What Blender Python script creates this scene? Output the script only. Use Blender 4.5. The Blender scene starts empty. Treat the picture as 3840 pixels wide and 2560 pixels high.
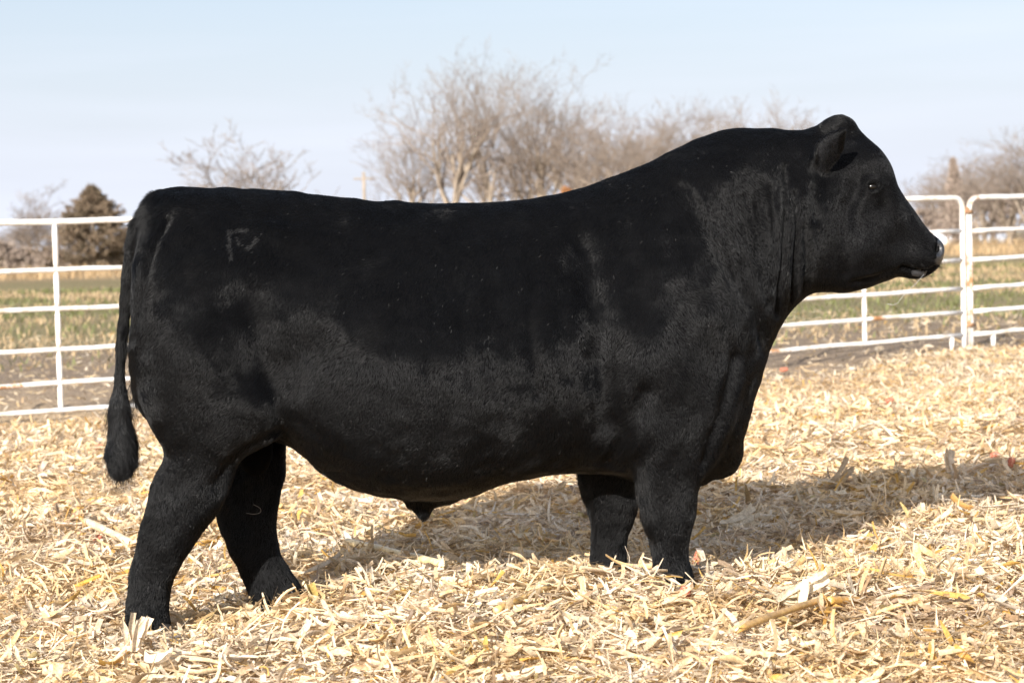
import bpy, bmesh, math, random
import numpy as np
from mathutils import Vector, Matrix
rng = np.random.default_rng(7)
random.seed(7)
sc = bpy.context.scene
C = sc.collection

# ------------------------------------------------------------------ camera
CAM_Z = 1.30
F_PX = 8050.0
PITCH = math.radians(2.63)
ROLL = math.radians(1.45)
fw = Vector((0, math.cos(PITCH), -math.sin(PITCH)))
r0 = Vector((1, 0, 0)); u0 = Vector((0, math.sin(PITCH), math.cos(PITCH)))
rt = r0 * math.cos(ROLL) - u0 * math.sin(ROLL)
up = u0 * math.cos(ROLL) + r0 * math.sin(ROLL)
cd = bpy.data.cameras.new('camera'); cam = bpy.data.objects.new('camera', cd); C.objects.link(cam)
M = Matrix.Identity(4)
for i in range(3):
    M[i][0] = rt[i]; M[i][1] = up[i]; M[i][2] = -fw[i]
M[2][3] = CAM_Z
cam.matrix_world = M
cd.sensor_width = 36; cd.lens = 36 * F_PX / 3840
cd.clip_end = 6000; cd.clip_start = 0.1
cd.dof.use_dof = True; cd.dof.focus_distance = 6.85; cd.dof.aperture_fstop = 5.6
sc.camera = cam

# ------------------------------------------------------------------ light
SUN_EL = math.radians(22.5); SUN_AZ = math.radians(21)
w = bpy.data.worlds.new('World'); sc.world = w; w.use_nodes = True
nt = w.node_tree; nt.nodes.clear()
out = nt.nodes.new('ShaderNodeOutputWorld'); bg = nt.nodes.new('ShaderNodeBackground')
sky = nt.nodes.new('ShaderNodeTexSky'); sky.sky_type = 'NISHITA'; sky.sun_disc = False
sky.sun_elevation = SUN_EL; sky.sun_rotation = math.radians(180) + SUN_AZ
sky.air_density = 1.0; sky.dust_density = 3.0; sky.ozone_density = 2.4
bg.inputs[1].default_value = 0.094
tc = nt.nodes.new('ShaderNodeTexCoord'); mp = nt.nodes.new('ShaderNodeMapping')
mp.inputs['Scale'].default_value = (1.2, 1.2, 14); mp.inputs['Rotation'].default_value = (0.05, 0.06, 0)
no = nt.nodes.new('ShaderNodeTexNoise'); no.inputs['Scale'].default_value = 2.2; no.inputs['Detail'].default_value = 6
rp = nt.nodes.new('ShaderNodeValToRGB'); rp.color_ramp.elements[0].position = 0.40; rp.color_ramp.elements[1].position = 0.75
rp.color_ramp.elements[0].color = (0.28, 0.28, 0.28, 1); rp.color_ramp.elements[1].color = (0.44, 0.44, 0.44, 1)
mx = nt.nodes.new('ShaderNodeMix'); mx.data_type = 'RGBA'
mx.inputs['B'].default_value = (5.7, 6.0, 6.9, 1)
L = nt.links.new
L(tc.outputs['Generated'], mp.inputs[0]); L(mp.outputs[0], no.inputs[0]); L(no.outputs[0], rp.inputs[0])
sz = nt.nodes.new('ShaderNodeSeparateXYZ'); L(tc.outputs['Generated'], sz.inputs[0])
hz_ = nt.nodes.new('ShaderNodeMapRange'); hz_.inputs[1].default_value = 0.0; hz_.inputs[2].default_value = 0.16; hz_.inputs[3].default_value = 0.60; hz_.inputs[4].default_value = 0.0
L(sz.outputs['Z'], hz_.inputs[0]); ad_ = nt.nodes.new('ShaderNodeMath'); ad_.operation = 'ADD'; ad_.use_clamp = True
L(rp.outputs[0], ad_.inputs[0]); L(hz_.outputs[0], ad_.inputs[1]); L(ad_.outputs[0], mx.inputs['Factor']); L(sky.outputs[0], mx.inputs['A']); L(mx.outputs['Result'], bg.inputs[0]); L(bg.outputs[0], out.inputs[0])

ld = bpy.data.lights.new('sun', 'SUN'); ld.energy = 5.0; ld.angle = math.radians(0.53); ld.color = (1.0, 0.955, 0.895)
sun = bpy.data.objects.new('sun', ld); C.objects.link(sun)
sun.rotation_euler = Vector((math.cos(SUN_EL) * math.sin(SUN_AZ), math.cos(SUN_EL) * math.cos(SUN_AZ), -math.sin(SUN_EL))).to_track_quat('-Z', 'Y').to_euler()
sun.location = (-6, -12, 9)
sc.view_settings.view_transform = 'Standard'; sc.view_settings.look = 'None'
sc.view_settings.exposure = 0.86; sc.view_settings.gamma = 1; sc.view_settings.use_curve_mapping = False
sc.render.engine = 'CYCLES'
sc.cycles.use_denoising = True
sc.cycles.max_bounces = 6; sc.cycles.diffuse_bounces = 3; sc.cycles.transmission_bounces = 3; sc.cycles.transparent_max_bounces = 4

# ------------------------------------------------------------------ helpers
def P(px, py, Y):
    d = fw * F_PX + rt * (px - 1920) - up * (py - 1280)
    k = Y / d.y
    return Vector((d.x * k, Y, CAM_Z + d.z * k))
SS = 3840 / 2352
def S(sx, sy, Y=7.0):
    return P(sx * SS, sy * SS, Y)

def props(o, label=None, cat=None, group=None, kind=None):
    if label: o['label'] = label
    if cat: o['category'] = cat
    if group: o['group'] = group
    if kind: o['kind'] = kind
    return o
def empty(name, loc, label, cat, group=None):
    o = bpy.data.objects.new(name, None); C.objects.link(o); o.location = loc
    o.empty_display_size = 0.1
    return props(o, label, cat, group)
def np_mesh(name, V, faces, smooth=True, col=None, extra=None):
    """V (n,3); faces list of int arrays (m,k) of mixed k"""
    me = bpy.data.meshes.new(name)
    V = np.asarray(V, dtype=np.float32)
    me.vertices.add(len(V)); me.vertices.foreach_set('co', V.ravel())
    fl = [np.asarray(f, dtype=np.int32) for f in faces if len(f)]
    nl = sum(f.size for f in fl); nf = sum(len(f) for f in fl)
    me.loops.add(nl); me.loops.foreach_set('vertex_index', np.concatenate([f.ravel() for f in fl]))
    me.polygons.add(nf)
    tot = np.concatenate([np.full(len(f), f.shape[1], dtype=np.int32) for f in fl])
    st = np.concatenate([[0], np.cumsum(tot)[:-1]]).astype(np.int32)
    me.polygons.foreach_set('loop_start', st)
    me.polygons.foreach_set('use_smooth', np.full(nf, smooth))
    me.update(calc_edges=True); me.validate()
    if col is not None:
        a = me.attributes.new('tint', 'FLOAT_COLOR', 'POINT')
        c = np.ones((len(V), 4), dtype=np.float32); c[:, :3] = col
        a.data.foreach_set('color', c.ravel())
    return me
def link(name, me, mat=None, parent=None, rel=False):
    o = bpy.data.objects.new(name, me); C.objects.link(o)
    if mat is not None:
        me.materials.clear(); me.materials.append(mat)
    if parent is not None:
        o.parent = parent
        if rel:   # mesh given in world coords
            o.matrix_parent_inverse = Matrix.Translation(-parent.location)
    return o
class MB:
    def __init__(s): s.V = []; s.F4 = []; s.F3 = []; s.C = []; s.n = 0
    def add(s, V, quads=(), tris=(), col=(1, 1, 1)):
        V = np.asarray(V, dtype=float)
        if len(quads): s.F4.append(np.asarray(quads) + s.n)
        if len(tris): s.F3.append(np.asarray(tris) + s.n)
        s.V.append(V); c = np.asarray(col, dtype=float)
        s.C.append(np.broadcast_to(c, (len(V), 3)).copy()); s.n += len(V)
    def mesh(s, name, smooth=True):
        F = []
        if s.F4: F.append(np.concatenate(s.F4))
        if s.F3: F.append(np.concatenate(s.F3))
        return np_mesh(name, np.concatenate(s.V), F, smooth, np.concatenate(s.C))
    def build(s, name, mat, parent=None, rel=False, smooth=True):
        return link(name, s.mesh(name, smooth), mat, parent, rel)
def tube_arrays(pts, radii, sides=12, caps=True):
    pts = [Vector(p) for p in pts]; n = len(pts)
    if not hasattr(radii, '__len__'): radii = [radii] * n
    tang = []
    for i in range(n):
        a = pts[max(i - 1, 0)]; b = pts[min(i + 1, n - 1)]; tang.append((b - a).normalized())
    ref = Vector((0, 0, 1)) if abs(tang[0].z) < 0.9 else Vector((1, 0, 0))
    u = (ref - tang[0] * ref.dot(tang[0])).normalized()
    V = []
    for i in range(n):
        u = (u - tang[i] * u.dot(tang[i])).normalized(); v = tang[i].cross(u)
        for k in range(sides):
            a = 2 * math.pi * k / sides
            V.append(pts[i] + (u * math.cos(a) + v * math.sin(a)) * radii[i])
    Q = []
    for i in range(n - 1):
        for k in range(sides):
            k2 = (k + 1) % sides
            Q.append((i * sides + k, i * sides + k2, (i + 1) * sides + k2, (i + 1) * sides + k))
    T = []
    if caps:
        V.append(pts[0]); V.append(pts[-1]); c0 = n * sides
        for k in range(sides):
            k2 = (k + 1) % sides
            T.append((c0, k2, k)); T.append((c0 + 1, (n - 1) * sides + k, (n - 1) * sides + k2))
    return np.array([tuple(v) for v in V]), np.array(Q), np.array(T)
class Noise:
    """smooth pseudo noise: sum of random waves, about -1..1"""
    def __init__(s, scale, dims, n=14, seed=0):
        r = np.random.default_rng(seed)
        d = r.normal(size=(n, dims)); d /= np.linalg.norm(d, axis=1)[:, None]
        s.k = d * (2 * math.pi / scale) * r.uniform(0.6, 1.7, (n, 1)); s.p = r.uniform(0, 6.28, n); s.n = n
    def __call__(s, X):
        return np.sin(X @ s.k.T + s.p).sum(1) / math.sqrt(s.n) * 0.8

# ------------------------------------------------------------------ materials
def mat(name):
    m = bpy.data.materials.new(name); m.use_nodes = True
    return m, m.node_tree, m.node_tree.nodes['Principled BSDF'], m.node_tree.links.new
def nd(nt, t, **k):
    n = nt.nodes.new(t)
    for a, b in k.items():
        if a in n.inputs.keys() if isinstance(a, str) else False: n.inputs[a].default_value = b
        else: setattr(n, a, b)
    return n
def ramp(nt, stops):
    r = nt.nodes.new('ShaderNodeValToRGB'); e = r.color_ramp.elements
    e[0].position = stops[0][0]; e[0].color = (*stops[0][1], 1)
    e[1].position = stops[-1][0]; e[1].color = (*stops[-1][1], 1)
    for p, c in stops[1:-1]:
        x = e.new(p); x.color = (*c, 1)
    return r
def mixc(nt, fac, a, b, bt='MIX'):
    m = nt.nodes.new('ShaderNodeMix'); m.data_type = 'RGBA'; m.blend_type = bt
    for s, v in (('Factor', fac), ('A', a), ('B', b)):
        if hasattr(v, 'is_output') or hasattr(v, 'links'): nt.links.new(v, m.inputs[s])
        elif s == 'Factor': m.inputs[s].default_value = v
        else: m.inputs[s].default_value = (*v, 1)
    return m.outputs['Result']

# plant litter: colour per piece from the mesh, fibre streaks and blotches from noise, thin and a little translucent
def litter_mat(name, transl=0.25, rough=0.6):
    m, t, b, l = mat(name)
    at = nd(t, 'ShaderNodeAttribute', attribute_name='tint')
    g = nd(t, 'ShaderNodeTexCoord')
    n1 = nd(t, 'ShaderNodeTexNoise', Scale=160.0, Detail=2.0); l(g.outputs['Object'], n1.inputs[0])
    n2 = nd(t, 'ShaderNodeTexNoise', Scale=35.0, Detail=3.0); l(g.outputs['Object'], n2.inputs[0])
    r1 = ramp(t, [(0.3, (0.72, 0.68, 0.62)), (0.62, (1.08, 1.06, 1.04))]); l(n1.outputs[0], r1.inputs[0])
    r2 = ramp(t, [(0.3, (0.80, 0.74, 0.66)), (0.6, (1.05, 1.05, 1.05))]); l(n2.outputs[0], r2.inputs[0])
    c = mixc(t, 1.0, at.outputs['Color'], r1.outputs[0], 'MULTIPLY'); c = mixc(t, 1.0, c, r2.outputs[0], 'MULTIPLY')
    l(c, b.inputs['Base Color']); b.inputs['Roughness'].default_value = rough; b.inputs['Specular IOR Level'].default_value = 0.35
    tr = nd(t, 'ShaderNodeBsdfTranslucent'); l(c, tr.inputs['Color'])
    ms = nd(t, 'ShaderNodeMixShader'); ms.inputs[0].default_value = transl
    l(b.outputs[0], ms.inputs[1]); l(tr.outputs[0], ms.inputs[2]); l(ms.outputs[0], t.nodes['Material Output'].inputs[0])
    return m
M_LIT = litter_mat('corn_litter', .26)
M_STALK = litter_mat('corn_stalk_rind', 0.0, 0.35)
def plain(name, col, rough=0.6, spec=0.5, metal=0.0, noise=None, bump=None):
    m, t, b, l = mat(name)
    b.inputs['Base Color'].default_value = (*col, 1); b.inputs['Roughness'].default_value = rough
    b.inputs['Specular IOR Level'].default_value = spec; b.inputs['Metallic'].default_value = metal
    g = nd(t, 'ShaderNodeTexCoord')
    if noise:
        n = nd(t, 'ShaderNodeTexNoise', Scale=noise[0], Detail=5.0); l(g.outputs['Object'], n.inputs[0])
        r = ramp(t, [(0.3, noise[1]), (0.7, noise[2])]); l(n.outputs[0], r.inputs[0]); l(r.outputs[0], b.inputs['Base Color'])
    if bump:
        n = nd(t, 'ShaderNodeTexNoise', Scale=bump[0], Detail=4.0); l(g.outputs['Object'], n.inputs[0])
        bp = nd(t, 'ShaderNodeBump', Strength=bump[1], Distance=bump[2]); l(n.outputs[0], bp.inputs['Height']); l(bp.outputs[0], b.inputs['Normal'])
    return m
def paint_mat():
    m, t, b, l = mat('white_painted_pipe')
    g = nd(t, 'ShaderNodeTexCoord')
    n1 = nd(t, 'ShaderNodeTexNoise', Scale=5.0, Detail=8.0, Roughness=0.72); l(g.outputs['Object'], n1.inputs[0])
    n2 = nd(t, 'ShaderNodeTexNoise', Scale=1.1, Detail=2.0); l(g.outputs['Object'], n2.inputs[0])
    at = nd(t, 'ShaderNodeAttribute', attribute_name='tint')
    sp = nd(t, 'ShaderNodeSeparateColor'); l(at.outputs['Color'], sp.inputs[0])
    ad = nd(t, 'ShaderNodeMath', operation='ADD'); l(n1.outputs[0], ad.inputs[0]); l(n2.outputs[0], ad.inputs[1])
    ad2 = nd(t, 'ShaderNodeMath', operation='SUBTRACT'); l(ad.outputs[0], ad2.inputs[0]); l(sp.outputs[0], ad2.inputs[1])
    r = ramp(t, [(0.27, (0, 0, 0)), (0.36, (1, 1, 1))]); l(ad2.outputs[0], r.inputs[0])
    n3 = nd(t, 'ShaderNodeTexNoise', Scale=30.0, Detail=4.0); l(g.outputs['Object'], n3.inputs[0])
    rust = ramp(t, [(0.3, (0.28, 0.12, 0.045)), (0.7, (0.55, 0.30, 0.13))]); l(n3.outputs[0], rust.inputs[0])
    dirt = ramp(t, [(0.38, (0.58, 0.50, 0.40)), (0.55, (0.80, 0.79, 0.77))]); l(n1.outputs[0], dirt.inputs[0])
    c = mixc(t, r.outputs[0], dirt.outputs[0], rust.outputs[0]); l(c, b.inputs['Base Color'])
    b.inputs['Roughness'].default_value = 0.42
    bp = nd(t, 'ShaderNodeBump', Strength=0.3, Distance=0.002); l(n1.outputs[0], bp.inputs['Height']); l(bp.outputs[0], b.inputs['Normal'])
    return m
M_PAINT = paint_mat()
M_RUST = plain('rusty_steel', (0.3, 0.15, 0.08), 0.8, 0.3, 0, (25, (0.16, 0.07, 0.035), (0.5, 0.32, 0.18)), (60, 0.4, 0.003))

# ------------------------------------------------------------------ terrain
n_big = Noise(3.2, 2, 16, 1); n_mid = Noise(0.9, 2, 18, 2); n_sml = Noise(0.33, 2, 18, 3); n_far = Noise(40, 2, 12, 4)
def sstep(a, b, x):
    t = np.clip((x - a) / (b - a), 0, 1); return t * t * (3 - 2 * t)
def hgt(x, y):
    x = np.asarray(x, float); y = np.asarray(y, float)
    sh = x.shape; X = np.stack([x.ravel(), y.ravel()], 1)
    x = x.ravel(); y = y.ravel()
    prof = lambda a: np.interp(y, [0, 6.9, 7.5, 8.2, 9.0, 10.0, 11.0, 12.5, 15, 17], a)
    near_l = prof([.085, .075, .045, .050, .065, .085, .10, .08, .03, 0]); near_r = prof([.185, .185, .11, .085, .075, .125, .175, .15, .07, 0])
    t = sstep(-1.3, 0.6, x); z = near_l * (1 - t) + near_r * t
    bed = 1 - sstep(17, 24, y)
    z += bed * (0.020 * n_big(X) + 0.020 * n_mid(X) + 0.018 * n_sml(X))
    z += 0.022 * np.exp(-((y - 6.25 - 0.10 * x) / 0.22) ** 2) * (0.6 + 0.4 * n_mid(X)) * (y > 4)
    z += 0.10 * sstep(1, 5, x) * sstep(13, 20, y) * (1 - sstep(60, 150, y))
    z += 0.012 * (1 - bed) * n_mid(X) * (1 - sstep(60, 120, y))
    z += 0.15 * n_far(X) * sstep(60, 200, y)
    return z.reshape(sh)
def G(px, py):
    """point of the ground seen at a pixel"""
    d = fw * F_PX + rt * (px - 1920) - up * (py - 1280); d = d / d.y
    Y = 4.0
    while Y < 400:
        z = CAM_Z + d.z * Y
        if z < float(hgt(d.x * Y, Y)): break
        Y *= 1.004
    return Vector((d.x * Y, Y, float(hgt(d.x * Y, Y))))
def GS(sx, sy): return G(sx * SS, sy * SS)
ys = np.concatenate([np.arange(-6, 4, 1.0), np.arange(4, 12, 0.045), np.arange(12, 26, 0.12), 26 * 1.045 ** np.arange(0, 98)])
xh = np.concatenate([np.arange(0, 3.2, 0.045), np.arange(3.2, 8, 0.12), 8 * 1.09 ** np.arange(0, 62)])
xs = np.concatenate([-xh[::-1][:-1], xh])
gx, gy = np.meshgrid(xs, ys)
gz = hgt(gx, gy)
V = np.stack([gx.ravel(), gy.ravel(), gz.ravel()], 1)
ny, nx = gx.shape
i = np.arange(ny - 1)[:, None] * nx + np.arange(nx - 1)[None, :]
Q = np.stack([i, i + 1, i + nx + 1, i + nx], -1).reshape(-1, 4)
def ground_mat():
    m, t, b, l = mat('farm_ground')
    g = nd(t, 'ShaderNodeNewGeometry')
    sx = nd(t, 'ShaderNodeSeparateXYZ'); l(g.outputs['Position'], sx.inputs[0])
    # distance bands of the field, borders broken by noise
    nb = nd(t, 'ShaderNodeTexNoise', Scale=0.22, Detail=5.0); l(g.outputs['Position'], nb.inputs[0])
    lg = nd(t, 'ShaderNodeMath', operation='LOGARITHM'); l(sx.outputs['Y'], lg.inputs[0]); lg.inputs[1].default_value = 10
    ma = nd(t, 'ShaderNodeMath', operation='MULTIPLY_ADD'); l(nb.outputs[0], ma.inputs[0]); ma.inputs[1].default_value = 0.16; l(lg.outputs[0], ma.inputs[2])
    mr = nd(t, 'ShaderNodeMapRange'); l(ma.outputs[0], mr.inputs[0]); mr.inputs[1].default_value = 1.0; mr.inputs[2].default_value = 3.0
    def pos(Y): return (math.log10(Y) + 0.08 - 1) / 2
    straw = (0.60, 0.45, 0.28); soil = (0.36, 0.28, 0.20); mud = (0.26, 0.205, 0.155); green = (0.20, 0.20, 0.10)
    tan = (0.42, 0.31, 0.18); brown = (0.32, 0.25, 0.16)
    r = ramp(t, [(0.0, straw), (pos(16.5), straw), (pos(18.5), soil), (pos(23), mud), (pos(28), mud), (pos(31), green), (pos(42), (0.25, 0.215, 0.12)),
                 (pos(52), green), (pos(66), brown), (pos(85), (0.22, 0.20, 0.10)), (pos(103), (0.20, 0.17, 0.09)), (pos(112), tan), (pos(135), (0.36, 0.27, 0.16)),
                 (pos(150), (0.20, 0.19, 0.10)), (pos(180), tan), (1.0, (0.30, 0.25, 0.17))])
    l(mr.outputs[0], r.inputs[0])
    n2 = nd(t, 'ShaderNodeTexNoise', Scale=0.9, Detail=6.0, Roughness=0.65); l(g.outputs['Position'], n2.inputs[0])
    r2 = ramp(t, [(0.40, (0, 0, 0)), (0.62, (1, 1, 1))]); l(n2.outputs[0], r2.inputs[0])
    far = nd(t, 'ShaderNodeMapRange'); l(sx.outputs['Y'], far.inputs[0]); far.inputs[1].default_value = 22; far.inputs[2].default_value = 32; far.inputs[4].default_value = 0.75
    f = nd(t, 'ShaderNodeMath', operation='MULTIPLY'); l(r2.outputs[0], f.inputs[0]); l(far.outputs[0], f.inputs[1])
    c = mixc(t, f.outputs[0], r.outputs[0], (0.30, 0.235, 0.14))
    n3 = nd(t, 'ShaderNodeTexNoise', Scale=38.0, Detail=6.0, Roughness=0.7); l(g.outputs['Position'], n3.inputs[0])
    r3 = ramp(t, [(0.35, (0.50, 0.47, 0.43)), (0.68, (1.35, 1.32, 1.28))]); l(n3.outputs[0], r3.inputs[0])
    c = mixc(t, 1.0, c, r3.outputs[0], 'MULTIPLY')
    l(c, b.inputs['Base Color']); b.inputs['Roughness'].default_value = 0.95; b.inputs['Specular IOR Level'].default_value = 0.1
    bp = nd(t, 'ShaderNodeBump', Strength=0.6, Distance=0.02); l(n3.outputs[0], bp.inputs['Height']); l(bp.outputs[0], b.inputs['Normal'])
    return m
ground = link('ground', np_mesh('ground', V, [Q]), ground_mat()); props(ground, kind='structure')

# ------------------------------------------------------------------ chopped corn litter
PAL = np.array([[.86, .73, .54], [.83, .68, .47], [.79, .62, .39], [.88, .78, .62], [.78, .58, .32], [.62, .45, .28], [.70, .45, .14],
                [.50, .38, .24], [.86, .71, .53], [.60, .50, .26], [.36, .27, .19], [.80, .72, .60]])
PW = np.array([.17, .17, .12, .12, .08, .07, .035, .05, .12, .02, .025, .03]); PW = PW / PW.sum()
def pick_col(n):
    c = PAL[rng.choice(len(PAL), n, p=PW)] * rng.uniform(0.82, 1.08, (n, 1))
    return np.clip(c, 0, 0.92)
def rotmats(yaw, tilt, roll):
    cy, sy = np.cos(yaw), np.sin(yaw); ct, st = np.cos(tilt), np.sin(tilt); cr, sr = np.cos(roll), np.sin(roll)
    o = np.zeros_like(yaw); e = np.ones_like(yaw)
    Rz = np.stack([cy, -sy, o, sy, cy, o, o, o, e], 1).reshape(-1, 3, 3)
    Ry = np.stack([ct, o, -st, o, e, o, st, o, ct], 1).reshape(-1, 3, 3)
    Rx = np.stack([e, o, o, o, cr, -sr, o, sr, cr], 1).reshape(-1, 3, 3)
    return Rz @ Ry @ Rx
def strips(pos, yaw, tilt, roll, Ln, W, curl, bend, k, across=2, vee=None, twist=None):
    n = len(pos)
    t = np.linspace(-0.5, 0.5, k + 1)[None, :]
    x = t * Ln[:, None]
    z = curl[:, None] * Ln[:, None] * (t * t - 0.08)
    yb = bend[:, None] * Ln[:, None] * (t * t - 0.08)
    e0 = rng.uniform(0.25, 1.1, (n, 1)); e1 = rng.uniform(0.0, 1.1, (n, 1)) ** 1.3
    prof = np.clip(np.minimum((t + 0.5) / 0.3 + e0, (0.5 - t) / 0.35 + e1), 0, 1)
    hw = W[:, None] * 0.5 * prof * rng.uniform(0.8, 1.15, (n, k + 1))
    tw = (twist[:, None] * t) if twist is not None else np.zeros((n, k + 1))
    vs = np.linspace(-1, 1, across)
    Vv = np.zeros((n, k + 1, across, 3))
    for j, v in enumerate(vs):
        oy = hw * v; oz = (abs(v) * hw * vee[:, None]) if vee is not None else 0 * hw
        Vv[:, :, j, 0] = x
        Vv[:, :, j, 1] = yb + oy * np.cos(tw) - oz * np.sin(tw)
        Vv[:, :, j, 2] = z + oy * np.sin(tw) + oz * np.cos(tw)
    R = rotmats(yaw, tilt, roll)
    Vv = np.einsum('nij,nklj->nkli', R, Vv) + pos[:, None, None, :]
    st = (k + 1) * across
    q = []
    for a in range(k):
        for c in range(across - 1):
            q.append([a * across + c, (a + 1) * across + c, (a + 1) * across + c + 1, a * across + c + 1])
    q = np.array(q)[None] + (np.arange(n) * st)[:, None, None]
    return Vv.reshape(-1, 3), q.reshape(-1, 4), st
LV = []; LQ = []; LC = []; LN = 0
def put(V, Q, st, col):
    global LN
    LV.append(V); LQ.append(Q + LN); LC.append(np.repeat(col, st, axis=0)); LN += len(V)
def scatter(n, y0, y1, power=1.0, edge=False):
    """positions in the wedge in front of the camera, with a margin"""
    u = rng.uniform(0, 1, n)
    y = (y0 ** 2 + u * (y1 ** 2 - y0 ** 2)) ** 0.5
    x = rng.uniform(-1, 1, n) * (y * 0.262 + 0.55)
    if edge:
        lim = 15.4 + 0.62 * (x + 4) + 0.9 * np.sin(x * 1.7) + rng.normal(0, 0.55, n)
        k = y < lim + 0.2; x, y = x[k], y[k]
    return x, y
def litter(n, y0, y1, Lr, Wr, k, across=2, stack=0.03, tilt=0.22, curl=0.35, up_frac=0.04, edge=False, vee=0.5, dark=0):
    x, y = scatter(n, y0, y1, edge=edge); n = len(x)
    Ln = np.exp(rng.uniform(math.log(Lr[0]), math.log(Lr[1]), n)); W = rng.uniform(*Wr, n)
    z = hgt(x, y) + rng.uniform(-0.006, stack, n)
    pos = np.stack([x, y, z], 1)
    ti = rng.normal(0, tilt, n); upm = rng.uniform(0, 1, n) < up_frac; ti[upm] = rng.uniform(0.5, 1.3, upm.sum()) * rng.choice([-1, 1], upm.sum())
    pos[:, 2] += np.abs(np.sin(ti)) * Ln * 0.28
    col = pick_col(n)
    # damp trampled patches are browner
    dp = np.clip(n_big(np.stack([x * 1.7 + 5, y * 1.3], 1)) * 0.9 - 0.45, 0, 0.55)[:, None]
    col = col * (1 - dp) + col * np.array([.62, .52, .42]) * dp
    gd = np.clip(n_mid(np.stack([x * .8 + 9, y * .7], 1)) * .8, -.4, .5)[:, None]      # some drifts are golden, some bleached
    col = np.clip(col * (1 + gd * np.array([-.02, -.10, -.30])), 0, .93)
    V, Q, st = strips(pos, rng.uniform(0, 6.28, n), ti, rng.normal(0, 0.6, n), Ln, W, rng.normal(0, curl, n) + 0.15, rng.normal(0, 0.35, n), k, across,
                      rng.uniform(0, vee, n), rng.normal(0, 0.8, n))
    put(V, Q, st, col)
litter(120000, 5.0, 9.2, (0.010, 0.055), (0.0015, 0.0075), 2, curl=.3)
litter(34000, 5.0, 9.2, (0.04, 0.13), (0.002, 0.009), 3, stack=0.045, tilt=0.25, curl=0.35, up_frac=0.045)
litter(11000, 5.0, 9.6, (0.06, 0.17), (0.003, 0.011), 4, stack=0.055, tilt=0.22, curl=0.45, up_frac=0.05)
litter(12000, 5.0, 10.0, (0.04, 0.12), (0.009, 0.025), 4, 3, stack=0.05, tilt=0.28, curl=0.4, up_frac=0.05, vee=1.1)
litter(95000, 9.2, 14, (0.02, 0.08), (0.003, 0.009), 2, tilt=0.3, edge=True)
litter(12000, 9.2, 16, (0.05, 0.15), (0.008, 0.022), 3, stack=0.05, tilt=0.35, curl=0.5, up_frac=0.08, edge=True)
litter(80000, 14, 22, (0.03, 0.11), (0.005, 0.014), 2, tilt=0.35, up_frac=0.08, edge=True)
# loose heaps where long husks and split stalks lie tangled
for cx, cy in zip(*scatter(150, 5.2, 12.5)):
    n = int(rng.integers(12, 34)); sp = rng.uniform(.06, .16)
    x = cx + rng.normal(0, sp * 1.5, n); y = cy + rng.normal(0, sp, n); hp = rng.uniform(.015, .045)
    z = hgt(x, y) + .02 + hp * np.exp(-((x - cx) ** 2 + (y - cy) ** 2) / (2 * sp ** 2)) + rng.uniform(0, .012, n)
    c0 = PAL[rng.choice([0, 1, 2, 3, 8, 4, 6, 11], n, p=[.22, .2, .14, .16, .1, .08, .05, .05])] * rng.uniform(.85, 1.05, (n, 1))
    V, Q, st = strips(np.stack([x, y, z], 1), rng.normal(rng.uniform(0, 6.28), .7, n), rng.normal(0, .22, n), rng.normal(0, .5, n), rng.uniform(.06, .19, n), rng.uniform(.008, .024, n),
                      rng.normal(.15, .45, n), rng.normal(0, .4, n), 5, 3, rng.uniform(.2, 1.2, n), rng.normal(0, .7, n))
    put(V, Q, st, np.clip(c0, 0, .92))
# stray bits on the soil by and beyond the panels
x, y = scatter(9000, 15, 34); n = len(x)
V, Q, st = strips(np.stack([x, y, hgt(x, y) + 0.012], 1), rng.uniform(0, 6.28, n), rng.normal(0, .3, n), rng.normal(0, .5, n), rng.uniform(.04, .18, n),
                  rng.uniform(.006, .02, n), rng.normal(0, .4, n), rng.normal(0, .3, n), 2)
put(V, Q, st, pick_col(n) * 0.85)
litter_me = np_mesh('corn_litter', np.concatenate(LV), [np.concatenate(LQ)], True, np.concatenate(LC))
bed = link('corn_litter', litter_me, M_LIT)
props(bed, 'deep bed of chopped pale corn stalks and husks covering the pen', 'bedding', kind='stuff')
# chopped stalk pieces: split half pipes, joined
sb = MB(); n = 3600
x, y = scatter(n, 5.0, 15)
prof = [(1, 0), (.75, .62), (0, .95), (-.75, .62), (-1, 0)]
Ls = np.exp(rng.uniform(math.log(.03), math.log(.14), len(x))); Rd = rng.uniform(.004, .0105, len(x))
R = rotmats(rng.uniform(0, 6.28, len(x)), rng.normal(0, .2, len(x)), rng.uniform(-2.5, 2.5, len(x)))
base = hgt(x, y) + rng.uniform(.005, .045, len(x)); cols = pick_col(len(x))
k = len(prof); allV = np.zeros((len(x), 2 * k, 3))
for e, sg in enumerate((-.5, .5)):
    for j, (a, b_) in enumerate(prof):
        jag = rng.uniform(-.12, .12, len(x)) * Ls
        allV[:, e * k + j, 0] = sg * Ls + jag; allV[:, e * k + j, 1] = a * Rd; allV[:, e * k + j, 2] = b_ * Rd
allV = np.einsum('nij,nkj->nki', R, allV) + np.stack([x, y, base], 1)[:, None, :]
q = np.array([[j, j + 1, k + j + 1, k + j] for j in range(k - 1)])[None] + (np.arange(len(x)) * 2 * k)[:, None, None]
me = np_mesh('stalk_bits', allV.reshape(-1, 3), [q.reshape(-1, 4)], True, np.repeat(cols, 2 * k, axis=0))
props(link('stalk_bits', me, M_LIT), 'short split pieces of corn stalk strewn through the bedding', 'stalk bits', kind='stuff')

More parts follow.
